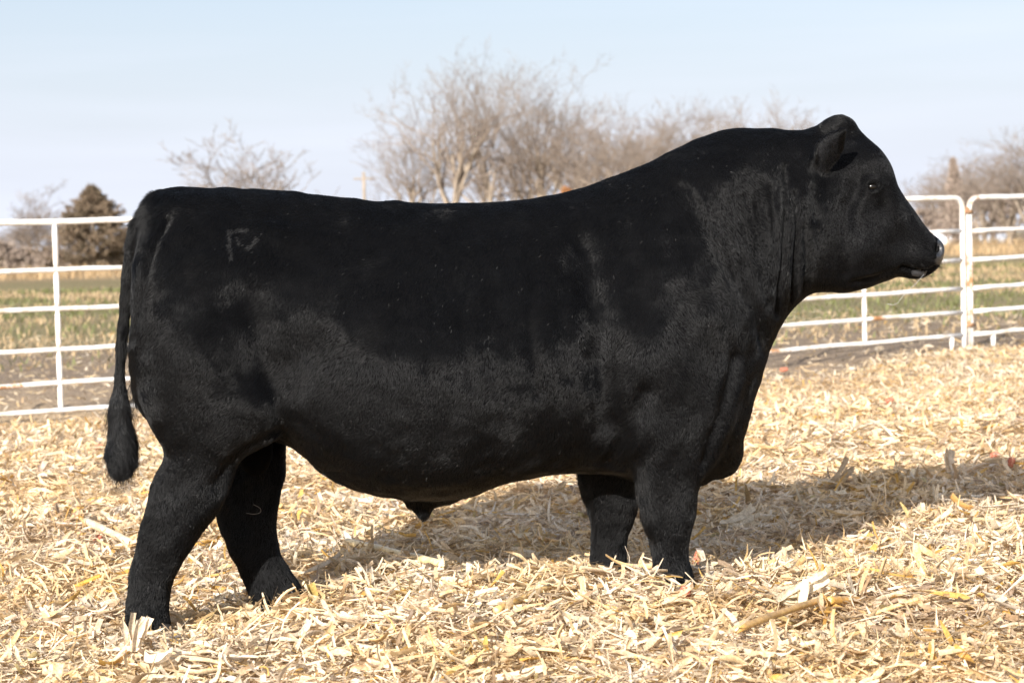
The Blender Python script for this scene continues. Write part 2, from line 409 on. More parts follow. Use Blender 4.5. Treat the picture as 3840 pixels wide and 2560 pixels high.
# field growth behind the pen
x, y = scatter(26000, 24, 75); n = len(x)
gm = n_big(np.stack([x * 0.25, y * 0.25], 1))
col = np.where((gm + rng.normal(0, .5, n))[:, None] > 0.1, np.array([[.19, .21, .085]]), np.array([[.52, .40, .25]])) * rng.uniform(.6, 1.2, (n, 1))
V, Q, st = strips(np.stack([x, y, hgt(x, y) + 0.03], 1), rng.uniform(0, 6.28, n), rng.choice([-1, 1], n) * rng.uniform(.6, 1.5, n), rng.normal(0, .5, n), rng.uniform(.08, .22, n) * (y / 40) ** .5,
                  rng.uniform(.012, .03, n) * (y / 30) ** .5, rng.normal(0, .5, n), rng.normal(0, .3, n), 2)
me = np_mesh('field_grass', V, [Q], True, np.repeat(col, st, axis=0))
props(link('field_grass', me, M_LIT), 'short green and dry grass growing in the field behind the panels', 'grass', kind='stuff')
x = rng.uniform(-70, 70, 16000); y = rng.choice([112, 118, 124, 170, 185], 16000) + rng.normal(0, 3.5, 16000); n = len(x)
col = np.array([[.50, .37, .22]]) * rng.uniform(.7, 1.15, (n, 1))
V, Q, st = strips(np.stack([x, y, hgt(x, y) + 0.2], 1), rng.uniform(0, 6.28, n), rng.choice([-1, 1], n) * rng.uniform(1.0, 1.5, n), rng.normal(0, .5, n), rng.uniform(.4, .9, n),
                  rng.uniform(.03, .08, n), rng.normal(0, .3, n), rng.normal(0, .3, n), 2)
me = np_mesh('dry_tall_grass', V, [Q], True, np.repeat(col, st, axis=0))
props(link('dry_tall_grass', me, M_LIT), 'strips of tall dry tan grass at the far edge of the field', 'grass', kind='stuff')

# ------------------------------------------------------------------ picked out litter pieces
def piece(name, V, Q, T, col, m, label, cat, group=None, smooth=True):
    mb = MB(); V = np.asarray(V); c = V.mean(0)
    mb.add(V - c, Q, T, col); o = mb.build(name, m, smooth=smooth); o.location = Vector(c)
    return props(o, label, cat, group)
def stalk(a, b, r, col, label, sag=0.0, name='corn_stalk'):
    a = Vector(a); b = Vector(b); pts = []; rad = []
    for i in range(13):
        t = i / 12; p = a.lerp(b, t); p.z += -sag * math.sin(t * math.pi)
        pts.append(p); rad.append(r * (1.0 + (0.16 if i in (4, 9) else 0)) * (1 - 0.12 * t))
    V, Q, T = tube_arrays(pts, rad, 12)
    cc = np.broadcast_to(np.array(col), (len(V), 3)).copy()
    for i in (4, 9): cc[i * 12:(i + 1) * 12] *= 0.7
    cc[-2:] = (.85, .8, .65)
    return piece(name, V, Q, T, cc, M_STALK, label, 'corn stalk')
def husk(p, length, width, yaw, tilt, roll, curl, col, label, name='corn_husk', cat='corn husk', lobes=4, cup=0.8, group=None):
    """a fan of strips joined at one end"""
    mb = MB(); p = Vector(p)
    for j in range(lobes):
        n = 1; o = np.zeros(1)
        s = (j - (lobes - 1) / 2) / max(lobes, 1)
        V, Q, st = strips(np.array([[length * .5, 0, 0.0]]), o, o, o, np.array([length * random.uniform(.8, 1.05)]), np.array([width / lobes * 2.0]), np.array([curl + random.uniform(-.1, .1)]),
                          np.array([s * .5]), 8, 3, np.array([cup]), np.array([s * .8]))
        Rj = np.array((Matrix.Rotation(random.gauss(0, .22), 3, 'Y') @ Matrix.Rotation(random.gauss(0, .5), 3, 'X'))) if lobes > 1 else np.eye(3)
        V = V @ Rj.T; a = s * 0.5 + random.gauss(0, .12); V2 = V.copy(); V2[:, 0] = V[:, 0] * math.cos(a) - V[:, 1] * math.sin(a); V2[:, 1] = V[:, 0] * math.sin(a) + V[:, 1] * math.cos(a)
        V2[:, 2] += 0.003 * j - cup * 0.02 * abs(s)
        mb.add(V2, Q, (), np.array(col) * random.uniform(.78, 1.04))
    o = mb.build(name, M_LIT); o.location = p; o.rotation_euler = Matrix.LocRotScale(None, (Matrix.Rotation(yaw, 3, 'Z') @ Matrix.Rotation(-tilt, 3, 'Y') @ Matrix.Rotation(roll, 3, 'X')).to_quaternion(), None).to_euler()
    return props(o, label, cat, group)
def M_cob_():
    return litter_mat('red_cob', 0.0, 0.7)
M_COB = M_cob_()
def cob(p, length, r, yaw, tilt, label, group=None):
    """rows of pits round a core"""
    N, K = 22, 14; V = []; col = []
    for i in range(K + 1):
        t = i / K; rr = r * (0.72 + 0.34 * math.sin(math.pi * min(1, t * .8 + .15)))
        if i in (0, K): rr *= 0.75
        for j in range(N):
            a = 2 * math.pi * j / N; pit = ((i + (j // 2)) % 2 == 0) and j % 2 == 0
            q = rr * (0.86 if pit else 1.0 + 0.05 * random.random())
            V.append((t * length - length / 2, q * math.cos(a), q * math.sin(a)))
            col.append((.22, .05, .035) if pit else (.50, .17, .11) if random.random() < .75 else (.62, .36, .24))
    Q = [(i * N + j, i * N + (j + 1) % N, (i + 1) * N + (j + 1) % N, (i + 1) * N + j) for i in range(K) for j in range(N)]
    V.append((-length / 2, 0, 0)); V.append((length / 2, 0, 0)); col += [(.7, .5, .36)] * 2; c0 = len(V) - 2
    T = [(c0, (j + 1) % N, j) for j in range(N)] + [(c0 + 1, K * N + j, K * N + (j + 1) % N) for j in range(N)]
    mb = MB(); mb.add(V, Q, T, col); o = mb.build('corn_cob', M_COB)
    o.location = p; o.rotation_euler = (0, -tilt, yaw)
    return props(o, label, 'corn cob', group)
up3 = Vector((0, 0, 1))
a = GS(1692, 1490); b = GS(1890, 1436)
stalk(a + up3 * .050, b + up3 * .068, .0105, (.60, .37, .12), 'smooth golden yellow corn stalk lying bare in the right foreground bedding', sag=-.003)
stalk(GS(1905, 1432) + up3 * .06, GS(1975, 1418) + up3 * .05, .012, (.66, .38, .10), 'short thick golden stalk end past the tip of the long yellow stalk')
stalk(GS(800, 1288) + up3 * .07, GS(1022, 1338) + up3 * .055, .016, (.84, .67, .38), 'thick pale cream corn stalk lying between the far hind hoof and the belly')
stalk(GS(198, 1224) + up3 * .05, GS(300, 1284) + up3 * .06, .017, (.88, .72, .48), 'wide pale stalk pointing at the near hind leg from the left')
stalk(GS(1140, 1440) + up3 * .05, GS(1262, 1388) + up3 * .055, .011, (.72, .50, .20), 'tan stalk slanting up to the right in the foreground below the belly')
stalk(GS(1235, 1268) + up3 * .05, GS(1305, 1276) + up3 * .045, .008, (.66, .44, .22), 'thin brown stalk piece at the edge of the shadow before the front legs')
stalk(GS(170, 1372) + up3 * .035, GS(232, 1352) + up3 * .05, .009, (.60, .36, .08), 'bright orange brown stalk piece left of the near hind hoof')
stalk(GS(2010, 1460) + up3 * .055, GS(2110, 1418) + up3 * .055, .007, (.62, .46, .24), 'slim amber stalk in the right foreground beyond the yellow stalk')
husk(GS(1772, 1428) + up3 * .045, .19, .085, .35, .05, .3, .75, (.84, .75, .58), 'large white corn husk with long split ribs in the right foreground', lobes=8)
husk(GS(2180, 1108) + up3 * .03, .13, .075, 1.2, 1.35, 1.5, .5, (.88, .76, .60), 'rounded cream husk standing upright at the edge of the head shadow', lobes=2, cup=.4)
husk(GS(296, 1530) + up3 * .0, .15, .09, 1.3, 1.25, .9, .35, (.90, .78, .60), 'bundle of pale husk strips standing in front of the near hind hoof', lobes=7, cup=.7)
husk(GS(330, 1548) + up3 * .02, .13, .09, -.3, .3, .2, .7, (.92, .82, .66), 'broad cream husk curling at the foot of the standing husk bundle', lobes=4)
husk(GS(856, 1282) + up3 * .02, .11, .03, 1.9, 1.25, 1.4, .3, (.58, .42, .24), 'tan leaf blade standing up behind the thick pale stalk', lobes=1, cup=.3)
husk(GS(1720, 1180) + up3 * .01, .13, .03, 1.2, 1.35, 1.2, .25, (.40, .27, .12), 'pair of dark brown leaf stubs standing in the shadow behind the front legs', lobes=2, cup=.5)
husk(GS(1655, 1240) + up3 * .04, .17, .08, .15, .15, .5, .5, (.78, .70, .56), 'big crumpled grey cream husk in the shadow right of the front legs', lobes=5)
husk(GS(1905, 1130) + up3 * .02, .16, .06, .5, .6, .8, .6, (.52, .42, .30), 'ragged grey brown husk clump rising from the shadow under the head', lobes=5)
husk(GS(1850, 1190) + up3 * .02, .13, .022, 2.1, .95, 1.0, .3, (.86, .76, .58), 'narrow pale blade sticking up left of the right shadow edge', lobes=1, cup=.4)
husk(GS(2150, 1180) + up3 * .02, .11, .04, 1.4, 1.2, 1.1, .4, (.90, .80, .62), 'frayed white blades standing on the bright ridge at far right', lobes=4)
husk(GS(2235, 1195) + up3 * .03, .12, .03, 2.6, .5, .5, .5, (.62, .36, .12), 'orange brown leaf scrap on the bright ridge at far right', lobes=2)
husk(GS(735, 1410) + up3 * .02, .10, .018, 2.0, .5, .3, .5, (.60, .45, .15), 'green gold leaf curling up right of the far hind hoof', lobes=1)
husk(GS(378, 1490) + up3 * .02, .17, .024, -.8, .1, .4, -.6, (.68, .46, .14), 'long golden leaf ribbon arching to the right of the husk bundle', lobes=1)
husk(GS(1380, 1268) + up3 * .08, .085, .016, -.75, -.8, .6, .2, (.86, .76, .55), 'bent pale straw leaning across the far front hoof', lobes=1, cup=.5)
husk(GS(1530, 1320) + up3 * .03, .10, .014, 2.5, .5, .6, .1, (.90, .80, .60), 'straight pale straw leaning across the near front hoof', lobes=1, cup=.5)
husk(GS(90, 1100) + up3 * .02, .07, .04, .9, .9, .7, .5, (.62, .50, .42), 'grey pink husk end standing left of the tail', lobes=2)
husk(GS(1960, 1400) + up3 * .02, .10, .035, 1.7, 1.1, 1.3, .3, (.92, .84, .70), 'frayed white husk tuft standing beside the thick golden stalk end', lobes=5)
husk(GS(1838, 1440) + up3 * .02, .11, .03, 1.3, 1.0, 1.0, .4, (.88, .76, .56), 'pale folded leaf standing over the middle of the yellow stalk', lobes=2)
cob(GS(1572, 1395) + up3 * .035, .055, .018, .2, 1.25, 'red corn cob stub standing in the bedding below the near front hoof')
cob(GS(1603, 1305) + up3 * .035, .06, .016, 1.2, .9, 'dark red cob half buried against the back of the near front hoof')
cob(G(3731, 1741) + up3 * .035, .05, .015, .2, .1, 'red cob piece lying beyond the head shadow near the right edge', )
cob(G(3792, 1775) + up3 * .045, .05, .018, .6, 1.2, 'pinkish cob stub upright at the far right edge above the shadow')
cob(G(3333, 1532) + up3 * .045, .07, .018, .4, .2, 'lone red cob in the sunny bedding right of the chest')
cob(G(2940, 1412) + up3 * .055, .075, .02, .1, .1, 'small distant red cob just right of the brisket')
cob(G(368, 2054) + up3 * .03, .04, .014, .9, .8, 'small crimson cob chip left of the near hind hock')
cob(G(297, 2105) + up3 * .03, .04, .012, 2.0, .3, 'flat reddish cob chip below the wide pale stalk')
cob(G(372, 1703) + up3 * .04, .05, .015, .4, .3, 'reddish cob piece left of the tail switch')

# ------------------------------------------------------------------ panel fence
J = [Vector((-5.09, 14.79, 0)), Vector((-2.0, 16.75, 0)), Vector((1.31, 19.4, 0)), Vector((4.675, 22.0, 0)), Vector((7.55, 24.2, 0))]
ROOT = []
def rail_at(pt, z): return Vector((pt.x, pt.y, z))
def panel(a, b, zb0, zb1, offs, rr, stays, label, feet=(), rust=(0, 0), sag=0.0):
    d = (b - a); Ln = d.length; d.normalize(); gap = 0.054
    a = a + d * gap; b = b - d * gap; Ln = (b - a).length
    root = empty('pipe_panel', Vector((a.x, a.y, 0)), label, 'livestock panel', 'white pipe panels round the pen')
    R = Matrix.Rotation(math.atan2(d.y, d.x), 4, 'Z'); root.rotation_euler = (0, 0, math.atan2(d.y, d.x))
    def zz(u, off): return zb0 + (zb1 - zb0) * u / Ln + off
    top = offs[-1]; rc = 0.11
    g0 = float(hgt(a.x, a.y)) - .02; g1 = float(hgt(b.x, b.y)) - .02
    pts = [Vector((0, 0, g0))] + [Vector((0, 0, zz(0, t))) for t in np.linspace(0.1, top - rc, 8)]
    for k in range(1, 9):
        an = math.pi / 2 * k / 8; pts.append(Vector((rc - rc * math.cos(an), 0, zz(0, top - rc + rc * math.sin(an)))))
    for u in np.linspace(rc, Ln - rc, 14)[1:-1]: pts.append(Vector((u, random.uniform(-.004, .004), zz(u, top) + random.uniform(-.004, .004))))
    for k in range(0, 9):
        an = math.pi / 2 * k / 8; pts.append(Vector((Ln - rc + rc * math.sin(an), 0, zz(Ln, top - rc + rc * math.cos(an)))))
    pts += [Vector((Ln, 0, zz(Ln, t))) for t in np.linspace(top - rc, 0.1, 8)[1:]] + [Vector((Ln, 0, g1))]
    V, Q, T = tube_arrays(pts, rr * 1.22, 14)
    r = np.full((len(V), 3), 0.96)
    r[(V[:, 0] < .15)] = 1.0 - rust[0]; r[(V[:, 0] > Ln - .15)] = 1.0 - rust[1]
    mb = MB(); mb.add(V, Q, T, r); mb.build('frame', M_PAINT, root)
    for off in offs[:-1]:
        pts = [Vector((u, random.uniform(-.004, .004), zz(u, off) + random.uniform(-.005, .005) - sag * math.sin(math.pi * u / Ln))) for u in np.linspace(rr, Ln - rr, 12)]
        V, Q, T = tube_arrays(pts, rr, 12); mb = MB(); mb.add(V, Q, T, .94); mb.build('rail', M_PAINT, root)
    for u in stays:
        mb = MB()
        for o0, o1 in zip(offs[:-1], offs[1:]):
            n = 9; pts = []; rad = []
            for t in np.linspace(0, 1, n):
                pts.append(Vector((u, 0, zz(u, o0) + rr * .7 + t * (o1 - o0 - rr * 1.4)))); rad.append(rr * (0.70 + .42 * min(1, min(t, 1 - t) * 7)))
            V, Q, T = tube_arrays(pts, rad, 12)
            r = np.full((len(V), 3), 0.97); r[:12] = .86; r[-14:] = .86
            mb.add(V, Q, T, r)
        mb.build('stay', M_PAINT, root)
    for u in feet:
        zg = float(hgt(a.x + d.x * u, a.y + d.y * u)) - .02
        V, Q, T = tube_arrays([Vector((u, 0, zg)), Vector((u, 0, zz(u, offs[0]) - rr * .8))], rr * 1.1, 12); mb = MB(); mb.add(V, Q, T, .97); mb.build('foot', M_PAINT, root)
    return root, a, b
def u_of(a, b, px):
    """distance along a-b at which it appears at column px"""
    best = None
    for t in np.linspace(0, 1, 800):
        p = a.lerp(b, t); v = Vector((p.x, p.y, .7 - CAM_Z)); X = 1920 + F_PX * v.dot(rt) / v.dot(fw)
        if best is None or abs(X - px) < best[0]: best = (abs(X - px), t)
    return best[1] * (b - a).length
offL = [0, .204, .454, .754, 1.042, 1.40]
uL = u_of(J[0], J[1], 220) - .054
panel(J[0], J[1], .13, .15, offL, .0185, [uL, uL - 1.25, uL + 1.25], 'white six rail pipe panel at left with one stay left of the tail', rust=(.1, .05), feet=[])
panel(J[1], J[2], .15, .20, offL, .0185, [1.4, 2.8], 'white pipe panel standing hidden behind the body of the bull')
offA = [0, .235, .475, .765, 1.06, 1.40]
uA = u_of(J[2], J[3], 3240) - .054; uA2 = u_of(J[2], J[3], 3566) - .054
panel(J[2], J[3], .20, .24, offA, .022, [uA, uA - 1.35], 'white rounded corner pipe panel seen under the muzzle and chin', feet=[uA2], rust=(.05, .04))
uB = u_of(J[3], J[4], 3722) - .054
rb, aB, bB = panel(J[3], J[4], .24, .29, offA, .022, [uB + 1.1, uB + 2.3], 'white pipe panel at right edge with rust streaked corner post', feet=[uB], rust=(.30, .08))
# hinge pin between the last two panels
mb = MB(); V, Q, T = tube_arrays([Vector((-.054, -.02, z)) for z in (.12, .6, 1.1, 1.53)], .012, 10); mb.add(V, Q, T, .72); mb.build('hinge_pin', M_PAINT, rb)
for z in (1.50, .34):
    mb = MB(); V, Q, T = tube_arrays([Vector((-.10, -.03, z)), Vector((-.04, -.035, z)), Vector((.02, -.02, z))], .02, 10); mb.add(V, Q, T, .5)
    V, Q, T = tube_arrays([Vector((-.054, -.02, z + .015)), Vector((-.054, -.02, z + .05))], .019, 10); mb.add(V, Q, T, .6)
    mb.build('clamp', M_RUST, rb)

# ------------------------------------------------------------------ trees
M_BARK = plain('pale_bark', (.4, .32, .25), .9, .2, 0, (1.2, (.20, .165, .13), (.38, .31, .24)))
M_TWIG = plain('bare_twigs', (.4, .32, .25), .9, .2, 0, (.5, (.165, .13, .105), (.32, .26, .21)))
def seg_mesh(name, A, B, ra, rb, sides):
    A = np.array(A); B = np.array(B); ra = np.array(ra); rb = np.array(rb)
    d = B - A; d /= np.linalg.norm(d, axis=1)[:, None] + 1e-9
    ref = np.where(np.abs(d[:, 2:3]) < .9, np.array([[0, 0, 1.]]), np.array([[1., 0, 0]]))
    u = np.cross(d, ref); u /= np.linalg.norm(u, axis=1)[:, None]; v = np.cross(d, u)
    n = len(A); V = np.zeros((n, 2 * sides, 3))
    for k in range(sides):
        an = 2 * math.pi * k / sides; o = u * math.cos(an) + v * math.sin(an)
        V[:, k] = A + o * ra[:, None]; V[:, sides + k] = B + o * rb[:, None]
    q = np.array([[k, (k + 1) % sides, sides + (k + 1) % sides, sides + k] for k in range(sides)])[None] + (np.arange(n) * 2 * sides)[:, None, None]
    return np_mesh(name, V.reshape(-1, 3), [q.reshape(-1, 4)], True)
def make_tree_data(H, spread, seed, fork=.25, nlimb=6, lean=0.0, twigr=.015, dens=1.0, droop=0.0, ends=True):
    r = random.Random(seed)
    tr = [[], [], [], []]; cr = [[], [], [], []]
    def add(L, a, b, ra, rb): L[0].append(tuple(a)); L[1].append(tuple(b)); L[2].append(ra); L[3].append(rb)
    def branch(p, d, ln, rad, lvl):
        n = 5 if lvl < 2 else 3 if lvl < 4 else 2
        cur = p.copy(); dd = d.normalized(); seg = ln / n; L = tr if lvl <= 1 else cr
        for i in range(n):
            jit = .16 if lvl < 2 else .22
            dd = (dd + Vector((r.gauss(0, jit), r.gauss(0, jit), r.gauss(0, jit * .6) + (.07 if lvl > 1 else .04) - droop * lvl * .03))).normalized()
            nx = cur + dd * seg; r1 = rad * (1 - .5 * (i + 1) / n)
            add(L, cur, nx, rad * (1 - .5 * i / n), r1)
            if lvl < 5:
                kids = {0: 0, 1: 2, 2: 2, 3: 2, 4: 3}[lvl]
                if lvl >= 1 and i >= (1 if lvl < 3 else 0):
                    for _ in range(kids if r.random() < dens else max(1, kids - 1)):
                        ax = Vector((r.gauss(0, 1), r.gauss(0, 1), r.gauss(0, .6))).normalized()
                        nd_ = (dd * .9 + ax * r.uniform(.5, .95)).normalized()
                        if nd_.z < -.1: nd_.z *= -.3
                        branch(nx.copy(), nd_, ln * (r.uniform(.5, .85) if lvl == 1 else r.uniform(.38, .62)), max(twigr, r1 * (.62 if lvl < 3 else .5)), lvl + 1)
            cur = nx
        return cur, dd, rad * .5
    h0 = H * fork; r_ = H * .030
    p = Vector((0, 0, -.2)); d = Vector((lean, 0, 1)).normalized()
    q = p + d * h0; add(tr, p, p + d * h0 * .15, r_ * 1.35, r_ * 1.05); add(tr, p + d * h0 * .15, q, r_ * 1.05, r_ * .85)
    for k in range(nlimb):
        an = 2 * math.pi * k / nlimb + r.uniform(-.4, .4); o = r.uniform(.25, 1.0) * spread
        dd = Vector((math.cos(an) * o, math.sin(an) * o, 1)); s = q - d * h0 * r.uniform(0, .35)
        branch(s, dd, (H - h0) * r.uniform(.62, .78) / max(1, dd.length * .92), r_ * .52, 1)
    branch(q, Vector((lean + r.uniform(-.1, .1), r.uniform(-.1, .1), 1)), (H - h0) * .78, r_ * .75, 1)
    T = seg_mesh('trunk', *tr, 6); K = seg_mesh('crown', *cr, 3)
    return T, K
def place_tree(data, loc, rot, scl, label, group, name='bare_tree', mats=None, cat='tree'):
    root = empty(name, loc, label, cat, group); root.rotation_euler = (0, 0, rot); root.scale = scl if hasattr(scl, '__len__') else (scl,) * 3
    for nm, me in zip(('trunk', 'crown'), data):
        o = bpy.data.objects.new(nm, me); C.objects.link(o); o.parent = root
        if not me.materials: me.materials.append((M_BARK, M_TWIG)[nm == 'crown'] if mats is None else mats[nm == 'crown'])
    return root
def spot(sx, D): # ground point at distance D seen at column sx
    p = S(sx, 560, D); return Vector((p.x, p.y, float(hgt(p.x, p.y))))
T1 = make_tree_data(18, .42, 11, .24, 7, dens=.4)
T2 = make_tree_data(16, .50, 12, .2, 7, dens=.55)
T3 = make_tree_data(13, .60, 13, .15, 8, dens=.5)
T4 = make_tree_data(9, .62, 24, .14, 8, dens=.25, twigr=.022)
T5 = make_tree_data(7, .85, 15, .12, 7, dens=.9, twigr=.014)
gw = 'bare cottonwoods beyond the field'
place_tree(T1, spot(1043, 215), 0.4, (.85, .85, .94), 'tallest bare tree with a pale straight trunk above the middle of the back', gw)
place_tree(T2, spot(950, 235), 2.1, (.75, .75, .72), 'narrow dark bare tree just left of the tallest tree', gw)
place_tree(T2, spot(1130, 240), 4.0, (.8, .8, .9), 'forked bare tree just right of the tallest tree', gw)
place_tree(T2, spot(1245, 222), 5.2, (.95, .95, .88), 'wide bare tree second from the left in the tall grove', gw)
place_tree(T1, spot(1325, 245), 1.9, (.9, .9, .78), 'bare tree right of the wide grove tree behind the rust coloured shrub', gw)
place_tree(T3, spot(1410, 215), 0.2, (1, 1, .84), 'rounded bare tree above the dip before the neck rise', gw)
place_tree(T3, spot(1500, 228), 2.2, (1.05, 1.05, .88), 'rounded bare tree above the shoulder slope', gw)
place_tree(T2, spot(1575, 240), 3.3, (.85, .85, .72), 'bare tree over the start of the neck crest', gw)
place_tree(T3, spot(1660, 232), 4.4, (1, 1, .85), 'bare tree over the middle of the neck crest', gw)
place_tree(T3, spot(1745, 245), 5.7, (1, 1, .98), 'bare tree over the front of the neck crest', gw)
place_tree(T3, spot(1830, 262), 1.2, (.95, .95, .92), 'last low bare tree of the grove just behind the ear', gw)
place_tree(T3, spot(1195, 275), 2.9, (1.0, 1.0, .95), 'farther bare tree filling the gap right of the tallest tree', gw)
place_tree(T3, spot(1370, 280), 0.9, (1.1, 1.1, .95), 'farther bare tree behind the gap over the dip of the back', gw)
place_tree(T3, spot(1620, 285), 3.8, (1.1, 1.1, .98), 'farther bare tree behind the rise of the neck', gw)
place_tree(T4, spot(588, 150), 0.7, (.88, .88, .74), 'open branched pale bare tree standing above the rump', 'bare trees behind the rump')
place_tree(T5, spot(505, 165), 2.0, (.85, .85, .72), 'small fine twigged tree left of the open branched tree', 'bare trees behind the rump')
place_tree(T5, spot(418, 190), 4.0, .6, 'lowest bare tree just above the tail head', 'bare trees behind the rump')
place_tree(T5, spot(88, 175), 3.1, (.85, .85, .62), 'spreading bare tree near the left edge beside the brown cedar', 'bare trees at the field edge on the left')
place_tree(T5, spot(14, 190), 1.1, (.8, .8, .42), 'low bare brush tree at the left edge', 'bare trees at the field edge on the left')
gr = 'bare trees at the right edge'
for k, (sx, D, s, rr_, lb) in enumerate([(2150, 215, .40, .3, 'low bare tree first left of the right grove above the white bales'), (2205, 205, .44, 1.4, 'bare tree with a pointed top left of the panel gap'),
        (2262, 190, .45, 2.6, 'bare tree right behind the gap between the panels'), (2320, 180, .48, 3.9, 'dense bare tree near the right edge'), (2375, 175, .55, 5.2, 'tallest bare tree of the right grove cut by the picture edge'),
        (2290, 225, .55, .9, 'farther bare tree filling the middle of the right grove'), (2180, 235, .46, 4.6, 'farther bare tree low behind the pointed one')]):
    place_tree(T3, spot(sx, D), rr_, (s * 1.35, s * 1.35, s), lb, gr)

# cedars: trunk and a crown of needle clumps
def cedar_mat(name, a, b):
    return plain(name, a, .9, .15, 0, (1.3, a, b))
def cedar(loc, H, Wd, n, m, label, seed, group=None, name='cedar_tree', bush=False):
    r = np.random.default_rng(seed)
    root = empty(name, loc, label, 'tree' if not bush else 'shrub', group)
    mb = MB(); V, Q, T = tube_arrays([Vector((0, 0, -.1)), Vector((.03, 0, H * .5)), Vector((0, .02, H * .96))], [H * .03, H * .02, .01], 8); mb.add(V, Q, T); mb.build('trunk', M_BARK, root)
    nb = 420 if not bush else 160
    bz = r.uniform(.03, 1, nb) ** .85; ba = r.uniform(0, 6.28, nb)
    bl = Wd * .5 * np.minimum((1 - bz) ** .95 * 1.25, .85) * r.uniform(.35, 1.2, nb) * (1 + .22 * np.sin(ba * 2 + bz * 9)) + .10
    if bush: bl = Wd * .5 * np.sqrt(np.clip(1 - bz ** 2, 0, 1)) * r.uniform(.6, 1.05, nb)
    k = r.integers(0, nb, n); t = r.uniform(.15, 1, n) ** .6
    rad = bl[k] * t; c = np.stack([np.cos(ba[k]) * rad, np.sin(ba[k]) * rad, bz[k] * H * .93 + rad * .18 - .1], 1) + r.normal(0, .05 + .03 * H / 6, (n, 3))
    d = np.stack([np.cos(ba[k]) * .6, np.sin(ba[k]) * .6, np.full(n, .8)], 1) + r.normal(0, .5, (n, 3)); d /= np.linalg.norm(d, axis=1)[:, None]
    sd = np.cross(d, r.normal(size=(n, 3))); sd /= np.linalg.norm(sd, axis=1)[:, None]
    ln = r.uniform(.12, .30, n)[:, None]; wd = r.uniform(.03, .07, n)[:, None]
    V = np.stack([c - sd * wd, c + sd * wd, c + d * ln], 1).reshape(-1, 3)
    F = np.arange(n * 3).reshape(-1, 3)
    link('crown', np_mesh('crown', V, [F], False), m, root)
    return root
M_CED = cedar_mat('winter_cedar', (.095, .075, .05), (.22, .16, .11))
M_CED2 = cedar_mat('rust_cedar', (.30, .14, .06), (.44, .23, .11))
M_BR = cedar_mat('brush', (.24, .19, .155), (.36, .29, .24))
cedar(spot(215, 150), 6.3, 7.4, 30000, M_CED, 'brown winter cedar with a pointed top left of the rump', 3)
cedar(spot(285, 158), 2.9, 4.4, 7000, M_CED, 'low dark cedar at the right foot of the pointed cedar', 4)
cedar(spot(1303, 170), 5.8, 4.2, 8000, M_CED2, 'rust orange cedar top showing over the back in front of the grove', 5)
for k, (sx, D, H, Wd) in enumerate([(6, 150, 2.2, 3.6), (60, 156, 1.8, 4.0), (120, 150, 1.6, 3.0)]):
    cedar(spot(sx, D), H, Wd, 3000, M_BR, ['grey brown brush at the left edge of the field', 'low brush left of the bare tree foot', 'small brush between the bare tree and the pointed cedar'][k], 30 + k, 'brush along the far field edge', 'brush', True)
for k, (sx, D, H, Wd) in enumerate([(2125, 206, 3.6, 5.2), (2190, 208, 5, 6.0), (2262, 206, 5, 6.5), (2330, 204, 5.5, 7.0)]):
    cedar(spot(sx, D), H, Wd, 5000, M_BR, ['brush mound behind the muzzle', 'brush mound above the row of white bales', 'brush mound behind the panel gap', 'tall brush mound at the right edge'][k], 40 + k, 'brush at the foot of the right grove', 'brush', True)
cedar(spot(2193, 172), 7.6, 2.2, 5000, M_BR, 'slim dark conifer spire above the brush at right', 50)
# white wrapped bales in the distance and a dark machine
M_WRAP = plain('white_wrap', (.80, .81, .83), .35, .5, 0, None, (6, .3, .03))
def bale(loc, s, label):
    mb = MB(); rr_ = .62 * s; pts = [Vector((t, 0, rr_ * .96)) for t in (-.6 * s, -.56 * s, -.4 * s, 0, .4 * s, .56 * s, .6 * s)]
    V, Q, T = tube_arrays(pts, [rr_ * k for k in (.82, .93, .99, 1.0, .98, .92, .8)], 24); mb.add(V, Q, T)
    o = mb.build('wrapped_bale', M_WRAP); o.location = loc; o.rotation_euler = (0, 0, random.uniform(-.3, .3)); return props(o, label, 'hay bale', 'white wrapped bales at the far field edge')
for k, (sx, lb) in enumerate([(2128, 'white wrapped bale first from the left behind the muzzle'), (2152, 'white wrapped bale second from the left behind the muzzle'), (2176, 'white wrapped bale third of the row before the panel gap'),
                              (2200, 'white wrapped bale last of the row beside the panel gap'), (2262, 'white wrapped bale alone right of the panel gap'), (2300, 'white wrapped bale nearest the right picture edge')]):
    bale(spot(sx, 196 if k < 4 else 199), .95 if k in (1, 3) else .8, lb)
# power pole
pr = empty('utility_pole', spot(840, 190), 'thin pale utility pole standing alone between the trees over the back', 'utility pole')
mb = MB(); V, Q, T = tube_arrays([Vector((0, 0, -.2)), Vector((0, 0, 5)), Vector((0, 0, 8.0))], [.17, .15, .12], 10); mb.add(V, Q, T); mb.build('post', M_BARK, pr)
mb = MB(); V, Q, T = tube_arrays([Vector((-.9, 0, 7.4)), Vector((.9, 0, 7.4))], .07, 6); mb.add(V, Q, T); mb.build('crossarm', M_BARK, pr)

